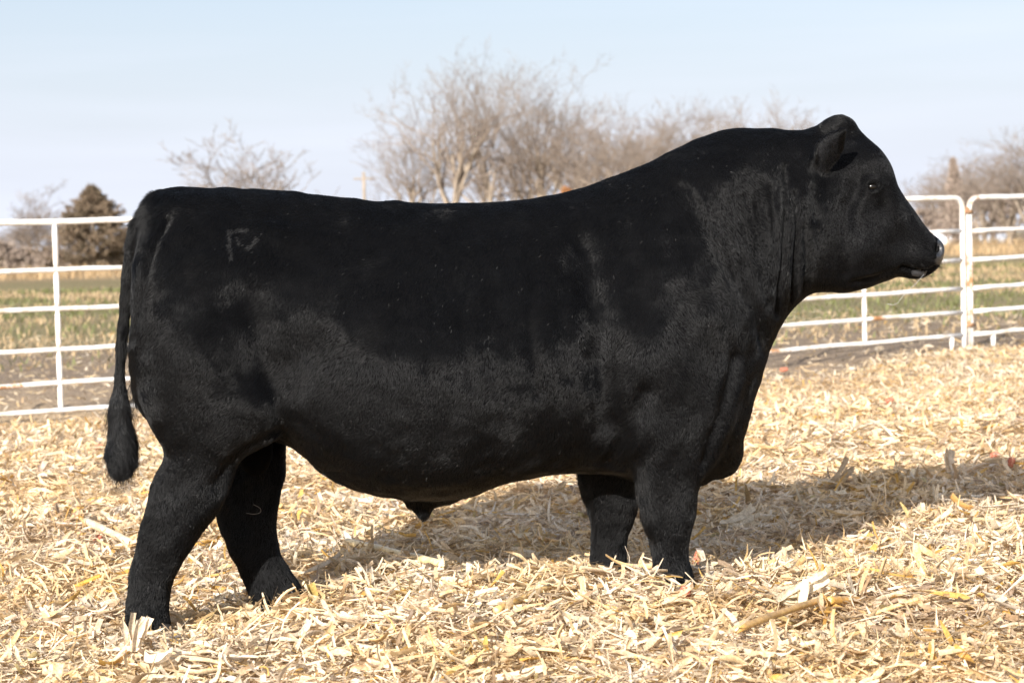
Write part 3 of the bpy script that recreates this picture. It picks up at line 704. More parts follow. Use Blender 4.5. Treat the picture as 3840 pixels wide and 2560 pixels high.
# ------------------------------------------------------------------ the bull
YB = 7.0
bm_parts = []   # closed lofts, joined then remeshed to one skin
def ring(Cc, ax, wv, hh, wd, nexp, taper, N=28):
    out = []
    for k in range(N):
        a = 2 * math.pi * k / N; c, s = math.cos(a), math.sin(a)
        v = math.copysign(abs(c) ** (2 / nexp), c); u_ = math.copysign(abs(s) ** (2 / nexp), s)
        out.append(Cc + ax * (hh * v) + wv * (wd * u_ * (1 + taper * v)))
    return out
def catmull(K, sub):
    K = np.array(K, float); n = len(K); out = []
    for i in range(n - 1):
        p0 = K[max(i - 1, 0)]; p1 = K[i]; p2 = K[i + 1]; p3 = K[min(i + 2, n - 1)]
        for s in range(sub):
            t = s / sub
            out.append(.5 * ((2 * p1) + (-p0 + p2) * t + (2 * p0 - 5 * p1 + 4 * p2 - p3) * t * t + (-p0 + 3 * p1 - 3 * p2 + p3) * t ** 3))
    out.append(K[-1]); return np.array(out)
def loft(ribs, sub=5, N=28):
    """ribs: (x1,y1,x2,y2, w, Yc, nexp, taper) ; (x1,y1)-(x2,y2) is the silhouette chord in picture units"""
    K = catmull(ribs, sub); rings = []
    for r in K:
        a = S(r[0], r[1], r[5]); b = S(r[2], r[3], r[5]); c = (a + b) / 2; ax = (a - b); hh = ax.length / 2; ax.normalize()
        rings.append(ring(c, ax, Vector((0, 1, 0)), hh, r[4], r[6], r[7], N))
    V = [p for rg in rings for p in rg]; n = len(rings)
    Q = [(i * N + k, i * N + (k + 1) % N, (i + 1) * N + (k + 1) % N, (i + 1) * N + k) for i in range(n - 1) for k in range(N)]
    V.append(sum(rings[0], Vector()) / N); V.append(sum(rings[-1], Vector()) / N); c0 = n * N
    T = [(c0, (k + 1) % N, k) for k in range(N)] + [(c0 + 1, (n - 1) * N + k, (n - 1) * N + (k + 1) % N) for k in range(N)]
    bm_parts.append((V, Q, T))
def ball(c, r3, rot=None, N=16):
    V = []; Q = []
    for i in range(N + 1):
        th = math.pi * i / N
        for k in range(N):
            ph = 2 * math.pi * k / N
            p = Vector((math.sin(th) * math.cos(ph) * r3[0], math.sin(th) * math.sin(ph) * r3[1], math.cos(th) * r3[2]))
            if rot: p = rot @ p
            V.append(Vector(c) + p)
    Q = [(i * N + k, i * N + (k + 1) % N, (i + 1) * N + (k + 1) % N, (i + 1) * N + k) for i in range(N) for k in range(N)]
    bm_parts.append((V, Q, []))
# trunk, neck and head: one loft (top point, bottom point, half width, Y, exponent, taper: + is wider on top)
loft([
 (326, 550, 315, 860, .10, YB, 2.2, 0), (331, 508, 318, 900, .18, YB, 2.2, -.05), (343, 466, 330, 940, .25, YB, 2.3, -.10), (374, 436, 366, 975, .30, YB, 2.3, -.12), (430, 431, 430, 990, .315, YB, 2.4, -.10),
 (520, 433, 530, 1000, .315, YB, 2.3, -.12), (600, 437, 620, 1005, .31, YB, 2.2, -.14), (680, 442, 685, 1035, .335, YB, 2.0, -.28), (760, 451, 755, 1090, .375, YB, 2.0, -.28), (850, 459, 840, 1128, .405, YB, 2.0, -.26),
 (950, 465, 940, 1146, .42, YB, 2.0, -.24), (1050, 467, 1050, 1146, .42, YB, 2.0, -.24), (1150, 464, 1150, 1112, .41, YB, 2.0, -.24), (1240, 455, 1250, 1090, .39, YB, 2.0, -.24),
 (1310, 439, 1340, 1082, .37, YB, 2.0, -.24), (1390, 412, 1440, 1098, .355, YB, 2.0, -.24), (1480, 380, 1530, 1115, .35, YB, 2.0, -.26), (1550, 342, 1605, 1116, .335, YB, 2.0, -.26), (1610, 314, 1650, 1085, .31, YB, 2.1, -.12),
 (1665, 299, 1690, 1045, .275, YB, 2.1, -.08), (1712, 295, 1716, 985, .25, YB, 2.1, -.05), (1760, 294, 1728, 920, .235, YB, 2.05, -.03), (1800, 295, 1744, 862, .22, YB, 2.05, 0), (1832, 297, 1762, 800, .21, YB, 2.05, 0),
 (1858, 297, 1794, 742, .195, YB, 2.1, .0), (1880, 288, 1828, 700, .175, YB, 2.1, -.15), (1905, 270, 1862, 674, .155, YB, 2.0, -.3), (1938, 263, 1900, 671, .145, YB, 2.0, -.35), (1968, 292, 1935, 674, .145, YB, 2.1, -.2),
 (1999, 324, 1967, 668, .146, YB, 2.4, .04), (2025, 350, 1995, 661, .14, YB, 2.4, .02), (2044, 384, 2018, 651, .135, YB, 2.4, .0), (2058, 425, 2040, 644, .122, YB, 2.4, -.04), (2080, 458, 2060, 636, .106, YB, 2.4, -.06),
 (2108, 498, 2078, 637, .094, YB, 2.4, -.04), (2134, 532, 2098, 641, .088, YB, 2.4, .0), (2152, 545, 2120, 637, .083, YB, 2.3, .05), (2163, 556, 2140, 626, .072, YB, 2.2, .08), (2168, 570, 2156, 612, .045, YB, 2.0, .1)], 4, 32)
# poll
ball(S(1932, 305), (.058, .07, .055), Matrix.Rotation(.3, 3, 'Y'))
# limbs
yn, yf = YB - .20, YB + .20
def limb(rows, yc, w, dy=0):
    loft([(l[0], l[1], r_[0], r_[1], ww, yc + off, 2.3, 0) for (l, r_, ww, off) in rows], 4, 24)
limb([((318, 640), (560, 560), .09, 0), ((312, 720), (640, 720), .13, -.00), ((307, 830), (668, 850), .15, -.00), ((321, 915), (668, 935), .15, 0), ((348, 985), (650, 1000), .13, 0),
      ((376, 1040), (560, 1052), .098, 0), ((356, 1098), (532, 1112), .082, 0), ((336, 1162), (500, 1180), .072, -.01), ((319, 1225), (458, 1236), .062, -.01), ((305, 1290), (418, 1292), .053, -.01),
      ((297, 1345), (396, 1350), .053, -.01), ((290, 1398), (390, 1400), .060, -.01), ((288, 1445), (396, 1450), .064, -.01)], yn, 0)
limb([((330, 680), (600, 640), .10, 0), ((330, 850), (665, 850), .13, 0), ((380, 960), (662, 965), .13, 0), ((450, 1030), (656, 1040), .10, 0), ((476, 1090), (650, 1105), .085, 0), ((492, 1150), (640, 1165), .07, 0),
      ((503, 1205), (634, 1215), .062, 0), ((524, 1260), (640, 1262), .058, 0), ((547, 1305), (662, 1302), .056, 0), ((566, 1350), (690, 1346), .058, 0), ((583, 1396), (714, 1392), .064, 0), ((596, 1440), (736, 1432), .068, 0)], yf, 0)
limb([((1420, 560), (1650, 500), .08, .03), ((1390, 700), (1712, 690), .12, .01), ((1395, 830), (1722, 820), .14, 0), ((1420, 950), (1700, 940), .135, 0), ((1446, 1040), (1655, 1040), .115, 0), ((1457, 1098), (1612, 1105), .095, 0),
      ((1464, 1140), (1601, 1148), .085, 0), ((1472, 1180), (1597, 1188), .080, 0), ((1487, 1220), (1588, 1226), .070, 0), ((1500, 1255), (1582, 1258), .060, 0), ((1500, 1290), (1585, 1290), .060, 0), ((1500, 1325), (1594, 1325), .066, 0), ((1498, 1370), (1600, 1370), .070, 0)], yn, 0)
limb([((1400, 700), (1700, 690), .11, 0), ((1390, 850), (1690, 840), .13, 0), ((1350, 980), (1600, 980), .12, 0), ((1330, 1055), (1500, 1060), .10, 0), ((1332, 1115), (1468, 1118), .088, 0), ((1346, 1158), (1465, 1160), .078, 0),
      ((1359, 1198), (1454, 1202), .068, 0), ((1360, 1236), (1441, 1240), .060, 0), ((1354, 1280), (1441, 1282), .062, 0), ((1354, 1322), (1444, 1322), .064, 0), ((1350, 1365), (1450, 1365), .068, 0)], yf, 0)
# brisket keel, sheath, dewlap
ball(S(1640, 1030), (.10, .13, .10)); ball(S(1000, 1140), (.10, .05, .035)); ball(S(975, 1165), (.032, .03, .052), Matrix.Rotation(.15, 3, 'Y')); ball(S(955, 1150), (.045, .035, .03))
# tail: stem and core of the switch
TY = YB - .03
tail = [(364, 462, .034), (338, 503, .038), (314, 560, .034), (299, 640, .026), (287, 720, .019), (279, 800, .016), (275, 870, .016), (275, 930, .023), (278, 985, .031), (280, 1035, .041), (279, 1068, .038), (277, 1090, .020)]
V, Q, T = tube_arrays([S(a, b_, TY - .10 * (i_ / 11) ** .6) for i_, (a, b_, r_) in enumerate([tuple(t) for t in catmull(tail, 3)][:])] if False else [S(a, b_, TY - .04) for a, b_, r_ in catmull(tail, 3)], [float(r_) for a, b_, r_ in catmull(tail, 3)], 16)
bm_parts.append(([Vector(v) for v in V], [tuple(q_) for q_ in Q], [tuple(t) for t in T]))
# ears: cupped leaves
def ear(side):
    y0 = YB + side * .13
    b0 = S(1903, 388, y0); tip = S(1944 if side < 0 else 1935, 292, YB + side * .27)
    axis = (tip - b0); Ln = axis.length; axis.normalize()
    lat = Vector((1, side * .35, .10)); lat = (lat - axis * lat.dot(axis)).normalized(); nrm = axis.cross(lat) * (1 if side > 0 else -1)
    rows = []
    prof = [(0, .026), (.12, .036), (.3, .046), (.5, .047), (.7, .039), (.86, .025), (.97, .013), (1.0, .007)]
    n = 12
    for t, hw in catmull(prof, 2):
        c = b0 + axis * (t * Ln) - lat * (hw * .55)
        rg = []
        for k in range(n + 1):
            v = -1 + 2 * k / n; rg.append(c + lat * (hw * v) + nrm * (hw * .35 * (1 - v * v)) + nrm * .011 * max(0.55, 1 - abs(v)))
        for k in range(n, -1, -1):
            v = -1 + 2 * k / n; rg.append(c + lat * (hw * v) + nrm * (hw * .35 * (1 - v * v)) - nrm * .011 * max(0.55, 1 - abs(v)))
        rows.append(rg)
    N = 2 * (n + 1); V = [p for r_ in rows for p in r_]; m_ = len(rows)
    Q = [(i * N + k, i * N + (k + 1) % N, (i + 1) * N + (k + 1) % N, (i + 1) * N + k) for i in range(m_ - 1) for k in range(N)]
    V.append(sum(rows[0], Vector()) / N); V.append(sum(rows[-1], Vector()) / N); c0 = m_ * N
    T = [(c0, (k + 1) % N, k) for k in range(N)] + [(c0 + 1, (m_ - 1) * N + k, (m_ - 1) * N + (k + 1) % N) for k in range(N)]
    bm_parts.append((V, Q, T))
ear(-1); ear(1)
bmx = bmesh.new()
for V, Q, T in bm_parts:
    vs = [bmx.verts.new(v) for v in V]
    for f in list(Q) + list(T):
        try: bmx.faces.new([vs[int(i_)] for i_ in f])
        except ValueError: pass
bmesh.ops.remove_doubles(bmx, verts=bmx.verts[:], dist=1e-5)
bmesh.ops.recalc_face_normals(bmx, faces=bmx.faces[:])
rough = bpy.data.meshes.new('rough'); bmx.to_mesh(rough); bmx.free()
tmp = bpy.data.objects.new('tmp', rough); C.objects.link(tmp)
md = tmp.modifiers.new('r', 'REMESH'); md.mode = 'VOXEL'; md.voxel_size = .0085
dg = bpy.context.evaluated_depsgraph_get(); dg.update()
body_me = bpy.data.meshes.new_from_object(tmp.evaluated_get(dg)); bpy.data.objects.remove(tmp); bpy.data.meshes.remove(rough)
nv = len(body_me.vertices); co = np.zeros(nv * 3, np.float32); body_me.vertices.foreach_get('co', co); co = co.reshape(-1, 3).astype(float)
ed = np.zeros(len(body_me.edges) * 2, np.int32); body_me.edges.foreach_get('vertices', ed); ed = ed.reshape(-1, 2)
deg = np.bincount(ed.ravel(), minlength=nv)[:, None].astype(float)
def nb_mean(X):
    o = np.zeros_like(X)
    for k in range(X.shape[1]):
        o[:, k] = np.bincount(ed[:, 0], X[ed[:, 1], k], nv) + np.bincount(ed[:, 1], X[ed[:, 0], k], nv)
    return o / deg
def s_coords(X):
    """side view units of points, the far flank mirrored onto the near one"""
    d = np.stack([X[:, 0], YB - np.abs(X[:, 1] - YB), X[:, 2] - CAM_Z], 1); z = d @ np.array(fw)
    return np.stack([(1920 + F_PX * (d @ np.array(rt)) / z) / SS, (1280 - F_PX * (d @ np.array(up)) / z) / SS], 1)
sxy = s_coords(co)
head = sxy[:, 0] > 1870
thin = (head & (sxy[:, 1] < 430) & (np.abs(co[:, 1] - YB) > .14)) | (sxy[:, 0] < 305)
for it in range(22):   # heavier smoothing where limbs meet the trunk, light on head, ears and tail
    m_ = nb_mean(co)
    f = np.where(thin | (head), .5 if it < 4 else 0.0, .55)[:, None]
    co = co + f * (m_ - co)
    if it % 2: 
        m2 = nb_mean(co); co = co - f * .50 * (m2 - co)
def normals(co):
    body_me.vertices.foreach_set('co', co.astype(np.float32).ravel()); body_me.update()
    nn = np.zeros(nv * 3, np.float32); body_me.vertices.foreach_get('normal', nn); return nn.reshape(-1, 3).astype(float)
nr = normals(co); sxy = s_coords(co)
def dist_line(p, pts):
    best = np.full(len(p), 1e9)
    for (a, b_) in zip(pts[:-1], pts[1:]):
        a = np.array(a, float); b_ = np.array(b_, float); ab = b_ - a
        t = np.clip(((p - a) @ ab) / (ab @ ab), 0, 1); best = np.minimum(best, np.linalg.norm(p - a - t[:, None] * ab, axis=1))
    return best
side = sstep(.1, .6, np.abs(nr[:, 1])) * np.where(sxy[:, 0] > 1900, 1.45, 1.9)
disp = np.zeros(nv)
def blob(x, y, rx, ry, amp, ang=0):
    global disp
    c, s = math.cos(math.radians(ang)), math.sin(math.radians(ang)); dx = sxy[:, 0] - x; dy = sxy[:, 1] - y
    disp += amp * np.exp(-(((dx * c + dy * s) / rx) ** 2 + ((-dx * s + dy * c) / ry) ** 2)) * side
def crease(pts, wd, amp, msk=None):
    global disp
    disp += amp * np.exp(-(dist_line(sxy, pts) / wd) ** 2) * side * (1 if msk is None else msk)
# muscle: thigh, stifle, flank hollow, hook bone, ribs, shoulder blade, arm, neck crest, jaw
blob(430, 760, 90, 130, .022); blob(560, 620, 90, 60, .012); blob(700, 800, 55, 70, -.026, 20); blob(640, 540, 60, 30, .014, 10); blob(655, 870, 40, 60, -.014)
crease([(385, 500), (345, 590), (322, 680), (308, 780)], 9, -.012); blob(600, 930, 60, 40, .012); crease([(640, 1000), (560, 1040), (500, 1110)], 22, -.01)
blob(1000, 840, 160, 120, .012); crease([(1340, 560), (1375, 760), (1400, 980)], 34, -.020); blob(1520, 800, 70, 130, .014); blob(1640, 720, 50, 70, .020); blob(1500, 560, 60, 110, .012, -20)
crease([(1560, 430), (1640, 560), (1740, 720), (1765, 800)], 16, -.010); blob(1640, 430, 90, 60, .014); blob(1470, 1000, 40, 45, .012); crease([(1480, 900), (1440, 1000), (1400, 1060)], 20, -.012)
crease([(1690, 820), (1660, 940), (1620, 1060)], 14, -.010); blob(1540, 1010, 50, 60, .010)
for pl, wd_, a in (([(1800, 380), (1806, 470), (1801, 600), (1786, 720)], 5.5, -.013), ([(1772, 430), (1784, 560), (1779, 660)], 8, -.007), ([(1826, 440), (1833, 540), (1822, 690), (1806, 735)], 5, -.010),
                   ([(1852, 520), (1858, 600), (1846, 690)], 7, -.006), ([(1735, 470), (1757, 590), (1766, 700)], 9, -.006), ([(1868, 430), (1874, 500)], 8, -.006)): crease(pl, wd_, a)
for k in range(7): crease([(1550 + k * 30 + (k * 37 % 11), 400 + k * 6 + (k * 53 % 30)), (1600 + k * 27, 500 + k * 8), (1655 + k * 20, 590 + (k * 71 % 90))], 5 + k % 3, -.002 - .0012 * (k * 3 % 4))
for k, (xx, y0_, y1_, a_) in enumerate([(905, 720, 930, .003), (985, 690, 1000, .002), (1062, 620, 880, .0035), (1130, 660, 960, .0025), (1215, 600, 900, .0045), (1290, 580, 860, .004)]): crease([(xx + 14, y0_), (xx, (y0_ + y1_) / 2), (xx + 22, y1_)], 17, -a_)
blob(1978, 575, 40, 52, .022); crease([(1944, 470), (1938, 540), (1946, 625)], 15, -.012); blob(2060, 560, 26, 30, -.010); blob(2030, 480, 20, 22, -.008); crease([(1960, 650), (2010, 632), (2066, 618)], 8, -.008); blob(2000, 470, 16, 30, -.004); blob(1985, 385, 40, 40, .006); crease([(1975, 625), (2030, 628), (2072, 612)], 9, .006)
crease([(2072, 612), (2098, 622), (2132, 626), (2150, 614)], 4.2, -.018); blob(2108, 588, 30, 22, .012); blob(1990, 360, 40, 30, .010); blob(1960, 440, 22, 30, -.010); crease([(2030, 470), (2060, 520), (2090, 560)], 10, -.005)
# eye socket, lids, nostril
blob(2004, 429, 22, 18, .010); ee = np.hypot((sxy[:, 0] - 2004) / 11, (sxy[:, 1] - 429) / 7.5); disp -= .022 * np.exp(-ee ** 2 * 1.1) * side * head
disp += .009 * np.exp(-((ee - 1.6) / .38) ** 2) * side * head; crease([(1985, 414), (2002, 408), (2020, 414)], 4, .005)
nn_ = np.hypot((sxy[:, 0] - 2155) / 6, (sxy[:, 1] - 572) / 9); disp -= .026 * np.exp(-nn_ ** 2) * side; disp += .005 * np.exp(-((nn_ - 1.7) / .45) ** 2) * side
n3a = Noise(.30, 3, 20, 31); n3b = Noise(.11, 3, 20, 32); n3c = Noise(.04, 3, 24, 33)
disp += (.0035 * n3a(co) + .0018 * n3b(co)) * np.where(head, .4, 1)
co = co + nr * disp[:, None]
for it in range(2): co = co + .4 * (nb_mean(co) - co)
nr = normals(co); sxy = s_coords(co)
for p_ in body_me.polygons: pass
body_me.polygons.foreach_set('use_smooth', np.ones(len(body_me.polygons), bool))
def hide_mat():
    m, t, b, l = mat('black_hide')
    g = nd(t, 'ShaderNodeTexCoord'); n = nd(t, 'ShaderNodeTexNoise', Scale=180.0, Detail=3.0); l(g.outputs['Object'], n.inputs[0])
    b.inputs['Base Color'].default_value = (.0025, .0025, .0028, 1); b.inputs['Roughness'].default_value = .85; b.inputs['Specular IOR Level'].default_value = .03
    bp = nd(t, 'ShaderNodeBump', Strength=.5, Distance=.002); l(n.outputs[0], bp.inputs['Height']); l(bp.outputs[0], b.inputs['Normal'])
    return m
M_HIDE = hide_mat(); M_NOSE = plain('wet_nose', (.020, .021, .024), .38, .6, 0, None, (260, .5, .002))
base = S(950, 1400); bull = empty('bull', Vector((base.x, YB, float(hgt(base.x, YB)))), 'black polled bull standing side on facing right in the pen', 'bull')
body_me.materials.clear(); body_me.materials.append(M_HIDE); body_me.materials.append(M_NOSE)
npoly = len(body_me.polygons); pc = np.zeros(npoly * 3, np.float32); body_me.polygons.foreach_get('center', pc); pc = pc.reshape(-1, 3).astype(float); ps = s_coords(pc)
nose_p = (ps[:, 0] > 2150 + np.clip((ps[:, 1] - 580) * -.1, -10, 10)) & (ps[:, 1] < 608) & (ps[:, 1] > 549) & (ps[:, 0] > 1900)
nose_p |= (ps[:, 0] > 2096) & (ps[:, 0] < 2128) & (ps[:, 1] > 621) & (ps[:, 1] < 634)
body_me.polygons.foreach_set('material_index', nose_p.astype(np.int32)); body_me.update()
body_me.name = 'body'; body = link('body', body_me, None, bull, True)
# eyes
M_EYE = plain('dark_eye', (.004, .003, .002), .16, .35)
for sgn in (-1, 1):
    sel = np.where((np.hypot(sxy[:, 0] - 2004, sxy[:, 1] - 429) < 5) & ((co[:, 1] - YB) * sgn > .05))[0]
    y_ = co[sel, 1].mean() if len(sel) else YB + sgn * .12
    c = S(2004, 429, YB - abs(y_ - YB)); mb = MB(); bm_parts.clear(); ball((c.x, y_ - sgn * .002, c.z), (.020, .012, .014)); V, Q, T = bm_parts[0]
    mb.add([tuple(v) for v in V], Q); mb.build('eye', M_EYE, bull, True)
M_NOS = plain('nostril_dark', (.002, .002, .002), .7, .1)
for sgn in (-1, 1):
    sel = np.where((np.hypot((sxy[:, 0] - 2154), sxy[:, 1] - 573) < 5) & ((co[:, 1] - YB) * sgn > .02))[0]
    y_ = co[sel, 1].mean() if len(sel) else YB + sgn * .06
    c = S(2153, 574, YB - abs(y_ - YB)); mb = MB(); bm_parts.clear(); ball((c.x, y_, c.z), (.0065, .008, .014), Matrix.Rotation(.35, 3, 'Y')); V, Q, T = bm_parts[0]
    mb.add([tuple(v) for v in V], Q); mb.build('nostril', M_NOS, bull, True)
# scrotum between the hind legs
bm_parts.clear(); ball(S(585, 1030, YB), (.06, .055, .09)); V, Q, T = bm_parts[0]; mb = MB(); mb.add([tuple(v) for v in V], Q); mb.build('scrotum', M_HIDE, bull, True)
M_FIB = plain('pale_fibre', (.30, .28, .25), .6, .2)
for pl, lb in (([(596, 1396), (622, 1396), (640, 1390), (652, 1376), (655, 1362), (664, 1354), (672, 1362), (664, 1372)], 'looped pale fibre caught on the far hind leg above the litter'),
               ([(566, 1178), (584, 1180), (598, 1176), (597, 1166), (582, 1158)], 'short curled fibre stuck to the inside of the far hind leg')):
    pp = [S(a, b_, yf - (.088 if b_ > 1300 else .10)) for a, b_ in catmull(pl, 3)]; V, Q, T = tube_arrays(pp, .0007, 5); piece('plant_fibre', V, Q, T, (1, 1, 1), M_FIB, lb, 'plant fibre')
# cloven hooves, mostly sunk in the litter
M_HOOF = plain('hoof_horn', (.03, .026, .022), .5, .4)
for (sx_, sy_, yc) in ((346, 1440, yn - .01), (668, 1428, yf), (1552, 1358, yn), (1402, 1356, yf)):
    mb = MB()
    for s_ in (-1, 1):
        bm_parts.clear(); ball(S(sx_, sy_, yc + s_ * .030) - up3 * .01, (.072, .029, .034)); V, Q, T = bm_parts[0]; mb.add([tuple(v) for v in V], Q)
    mb.build('hoof', M_HOOF, bull, True)
# saliva thread from the lip and drool on it
M_SAL = plain('saliva', (.55, .57, .60), .08, .9)
mb = MB(); V, Q, T = tube_arrays([S(a, b_, YB - .06) for a, b_ in ((2122, 630), (2105, 650), (2085, 668), (2072, 682), (2062, 696), (2052, 700), (2038, 698))], .0004, 5); mb.add(V, Q, T); mb.build('saliva_thread', M_SAL, bull, True)

# ------------------------------------------------------------------ coat: real hairs
body_me.calc_loop_triangles(); nt_ = len(body_me.loop_triangles); tri = np.zeros(nt_ * 3, np.int32); body_me.loop_triangles.foreach_get('vertices', tri); tri = tri.reshape(-1, 3)
A_, B_, C_ = co[tri[:, 0]], co[tri[:, 1]], co[tri[:, 2]]
fn = np.cross(B_ - A_, C_ - A_); area = np.linalg.norm(fn, axis=1) / 2; fn = fn / (2 * area[:, None] + 1e-12); tc_ = (A_ + B_ + C_) / 3; ts = s_coords(tc_)
def hair_mat():
    m, t, b, l = mat('black_coat')
    at = nd(t, 'ShaderNodeAttribute', attribute_name='tint'); l(at.outputs['Color'], b.inputs['Base Color'])
    b.inputs['Roughness'].default_value = .36; b.inputs['Specular IOR Level'].default_value = .25
    return m
M_HAIR = hair_mat()
na = Noise(.22, 3, 18, 51); nb_ = Noise(.06, 3, 20, 52); nc = Noise(.018, 3, 24, 53); nl = Noise(.012, 3, 24, 54)
def grow(name, count, wgt, len_fn, ang=(38, 12), rad=.00042, npt=4, comb=None, wave=.0, tintf=None):
    w_ = area * wgt; w_ = w_ / w_.sum()
    k = rng.choice(nt_, count, p=w_); r1 = np.sqrt(rng.uniform(0, 1, count))[:, None]; r2 = rng.uniform(0, 1, count)[:, None]
    p = A_[k] * (1 - r1) + B_[k] * (r1 * (1 - r2)) + C_[k] * (r1 * r2)
    n = nr[tri[k, 0]] * (1 - r1) + nr[tri[k, 1]] * (r1 * (1 - r2)) + nr[tri[k, 2]] * (r1 * r2); n /= np.linalg.norm(n, axis=1)[:, None]
    s = s_coords(p)
    c = comb(p, s, n)
    an = (.42 * na(p) + .18 * nb_(p) + .05 * nc(p))[:, None] + rng.normal(0, .17, (count, 1))
    t = c - n * (c * n).sum(1)[:, None]; t /= np.linalg.norm(t, axis=1)[:, None] + 1e-9
    sd = np.cross(n, t); t = t * np.cos(an) + sd * np.sin(an)
    Lh = len_fn(p, s, n) * rng.uniform(.65, 1.2, count)
    lift = (1 + .12 * nl(p) + .30 * nb_(p[:, [2, 0, 1]]) + .25 * na(p[:, [1, 2, 0]] + 3) + rng.normal(0, .22, count))
    Lh = Lh * np.where(s[:, 0] > 1900, 1, 1); lift = np.where(s[:, 0] > 1900, .55 + .15 * (lift - 1), lift)
    a0, a1 = [math.radians(x_) for x_ in ang]
    pts = np.zeros((count, npt, 3)); pts[:, 0] = p - n * .001; cur = p.copy()
    for j in range(1, npt):
        a = (a0 + (a1 - a0) * (j - 1) / (npt - 2)) * np.clip(lift, .5, 2.4)
        st = Lh[:, None] / (npt - 1)
        cur = cur + st * (t * np.cos(a)[:, None] + n * np.sin(a)[:, None])
        pts[:, j] = cur
        if wave: pts[:, j] += sd * (np.sin(60 * p[:, 2:3] + 40 * nb_(p)[:, None] * .1 + j * 1.3) * wave * j / npt)
    hc = bpy.data.hair_curves.new(name); hc.add_curves([npt] * count)
    hc.attributes['position'].data.foreach_set('vector', pts.astype(np.float32).ravel())
    ra = hc.attributes.new('radius', 'FLOAT', 'POINT'); prof = np.array([1.0, .95, .7, .18] if npt == 4 else np.linspace(1, .15, npt))
    ra.data.foreach_set('value', (rng.uniform(.7, 1.2, (count, 1)) * prof[None] * rad).astype(np.float32).ravel())
    ti = np.ones((count, 4), np.float32); ti[:, :3] = (.0030 * rng.uniform(.4, 1.9, (count, 1))) * np.array([.93, .97, 1.10])
    if tintf is not None: tintf(ti, p, s, n)
    ca = hc.attributes.new('tint', 'FLOAT_COLOR', 'CURVE'); ca.data.foreach_set('color', ti.ravel())
    hc.materials.append(M_HAIR)
    o = bpy.data.objects.new(name, hc); C.objects.link(o); o.parent = bull; o.matrix_parent_inverse = Matrix.Translation(-bull.location)
    return o
def comb_body(p, s, n):
    x, y = s[:, 0], s[:, 1]
    kx = [250, 500, 700, 900, 1300, 1450, 1560, 1700, 1800, 1880, 1960, 2170]
    dx = np.interp(x, kx, [-.2, -.45, -.6, -.35, -.25, -.35, .15, .45, .15, -.1, .35, .75]); dz = np.interp(x, kx, [-1, -.85, -.8, -.95, -1, -.95, -1, -.9, -1, -1, -.9, -.55])
    c = np.stack([dx, np.zeros_like(dx), dz], 1)
    topm = sstep(.55, .9, n[:, 2])[:, None]; tp = np.stack([np.full_like(dx, -.8), np.where(p[:, 1] < YB, -.75, .75), np.full_like(dx, -.1)], 1); c = c * (1 - topm) + tp * topm
    legs = (y > 1080)[:, None]; c = np.where(legs & (x < 1700)[:, None], np.array([-.05, 0, -1]), c)
    poll = (sstep(1870, 1900, x) * (1 - sstep(1965, 2010, x)) * (1 - sstep(290, 345, y)) * (1 - sstep(.09, .13, np.abs(p[:, 1] - YB))))[:, None]; c = c * (1 - poll) + np.array([-.6, .1, .7]) * poll
    return c
def len_body(p, s, n):
    x, y = s[:, 0], s[:, 1]
    Lh = np.full(len(x), .0125)
    Lh = np.where(x > 1900, .006, Lh); Lh = np.where((x > 1800) & (x <= 1900), .010, Lh)
    Lh = np.where((x > 1870) & (x < 1980) & (y < 340) & (np.abs(p[:, 1] - YB) < .12), .009, Lh)
    Lh = np.where((x < 1700) & (y > 1080), .015, Lh); Lh = np.where((n[:, 2] < -.5) & (x < 1700), .017, Lh)
    Lh = np.where((x < 380) & (y < 560) & (n[:, 0] < -.1), .030, Lh)
    back = (n[:, 0] < -.6) & (y > 1020) & (y < 1260); Lh = np.where(back & (x > 1300), .036, Lh); Lh = np.where(back & (x < 700), .022, Lh)
    Lh = np.where((x < 312) & (y > 600), .022, Lh)
    return Lh
brand = [[(531, 592), (529, 560), (527, 532), (548, 528), (571, 527)], [(572, 570), (584, 562), (593, 546)], [(549, 548), (553, 562)]]
def tint_body(ti, p, s, n):
    near = n[:, 1] < 0
    d = np.minimum(np.minimum(dist_line(s, brand[0]), dist_line(s, brand[1])), dist_line(s, brand[2]) + 2)
    m_ = (d < 6.5) & near & (s[:, 0] < 700) & (rng.uniform(0, 1, len(s)) < .85 * np.clip(1.5 - d / 5, 0, 1)); ti[m_, :3] = .04
    e_ = near & (s[:, 0] > 1880) & (s[:, 0] < 1925) & (s[:, 1] > 300) & (s[:, 1] < 410) & (p[:, 1] < YB - .15); ti[e_, :3] *= 4  # near ear's back: sunlit grey painted into the hair tint
    sp = rng.uniform(0, 1, len(s)) < .0012; ti[sp, :3] = .12     # flecks of chaff and dust on the coat
facew = np.where(fn[:, 1] < .25, 1.0, .22)
bare = (np.hypot(ts[:, 0] - 2004, ts[:, 1] - 429) < 9) | ((ts[:, 0] > 2149) & (ts[:, 1] < 609) & (ts[:, 1] > 548))
bare |= (ts[:, 0] > 2096) & (ts[:, 0] < 2128) & (ts[:, 1] > 621) & (ts[:, 1] < 634)
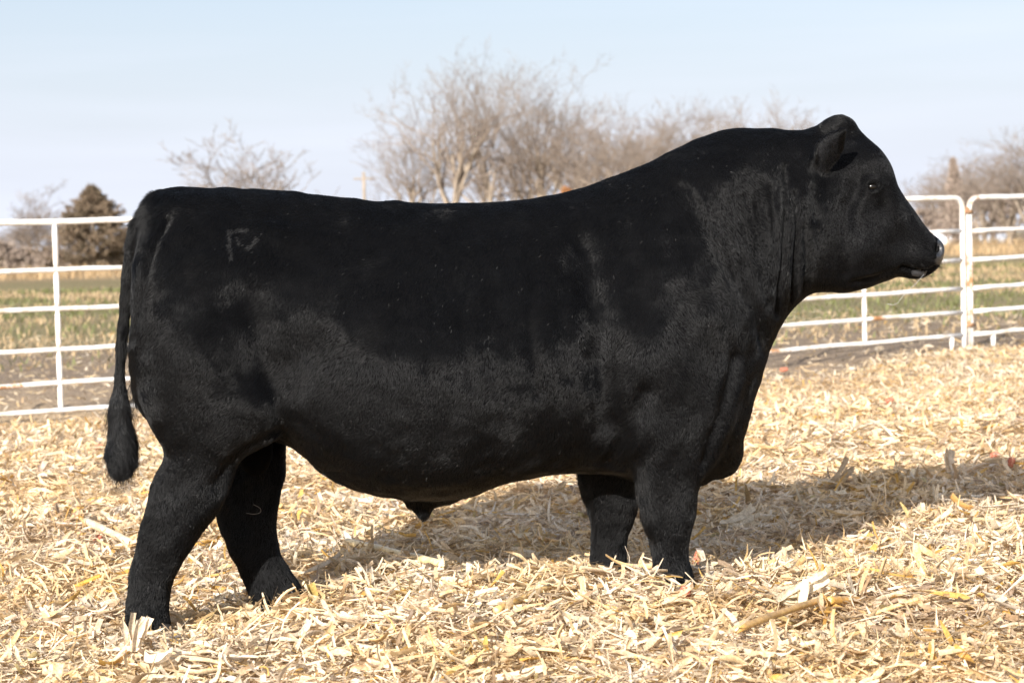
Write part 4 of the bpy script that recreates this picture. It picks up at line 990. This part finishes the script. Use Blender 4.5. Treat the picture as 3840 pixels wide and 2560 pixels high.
facew = np.where(bare, 0, facew); facew = np.where((ts[:, 0] > 1850) & ~bare, facew * 1.6, facew); facew = np.where(fn[:, 2] > .8, facew * 1.3, facew)
facew = np.where((ts[:, 1] > 1440), 0, facew)
grow('coat_hair', 820000, facew, len_body, (16, 6), .00033, 4, comb_body, tintf=tint_body)
# tail brush
swm = sstep(835, 960, ts[:, 1]) * ((ts[:, 0] < 322) & (ts[:, 1] > 835) & (tc_[:, 0] < S(326, 1000).x) & (np.abs(tc_[:, 1] - (TY - .04)) < .06)).astype(float)
def comb_sw(p, s, n):
    c = np.stack([np.full(len(p), -.02), np.zeros(len(p)), np.full(len(p), -1.)], 1); return c
def len_sw(p, s, n): return np.interp(s[:, 1], [840, 930, 1000, 1060, 1092], [.012, .045, .060, .045, .030])
grow('tail_brush', 34000, swm, len_sw, (20, -4), .0006, 6, comb_sw, wave=.002, tintf=lambda ti, p, s, n: ti.__setitem__((slice(None), slice(0, 3)), ti[:, :3] * rng.uniform(.5, 4.0, (len(ti), 1))))
grow('tail_strand', 1500, swm, lambda p, s, n: np.full(len(p), .085), (22, 2), .0004, 7, comb_sw, wave=.008)
# frayed hair at the tail head
thm = ((ts[:, 0] < 362) & (ts[:, 1] < 520) & (fn[:, 0] < -.25)).astype(float)
grow('tail_head_tuft', 5000, thm, lambda p, s, n: np.full(len(p), .024), (48, 30), .0004, 4, lambda p, s, n: np.stack([np.full(len(p), -.7), 0 * p[:, 0], np.full(len(p), -.5)], 1))
# whiskers
wm = ((ts[:, 0] > 2085) & (ts[:, 1] > 585)).astype(float)
grow('whiskers', 160, wm, lambda p, s, n: np.full(len(p), .030), (70, 50), .0003, 4, lambda p, s, n: np.stack([np.full(len(p), .6), 0 * p[:, 0], np.full(len(p), -.4)], 1))
_u = {}
for o in bpy.data.objects:
    if o.type == 'MESH': _u[o.data.name] = len(o.data.loops) - 2 * len(o.data.polygons)
print('TRIS', sum(_u.values()), sorted(_u.items(), key=lambda t: -t[1])[:16])
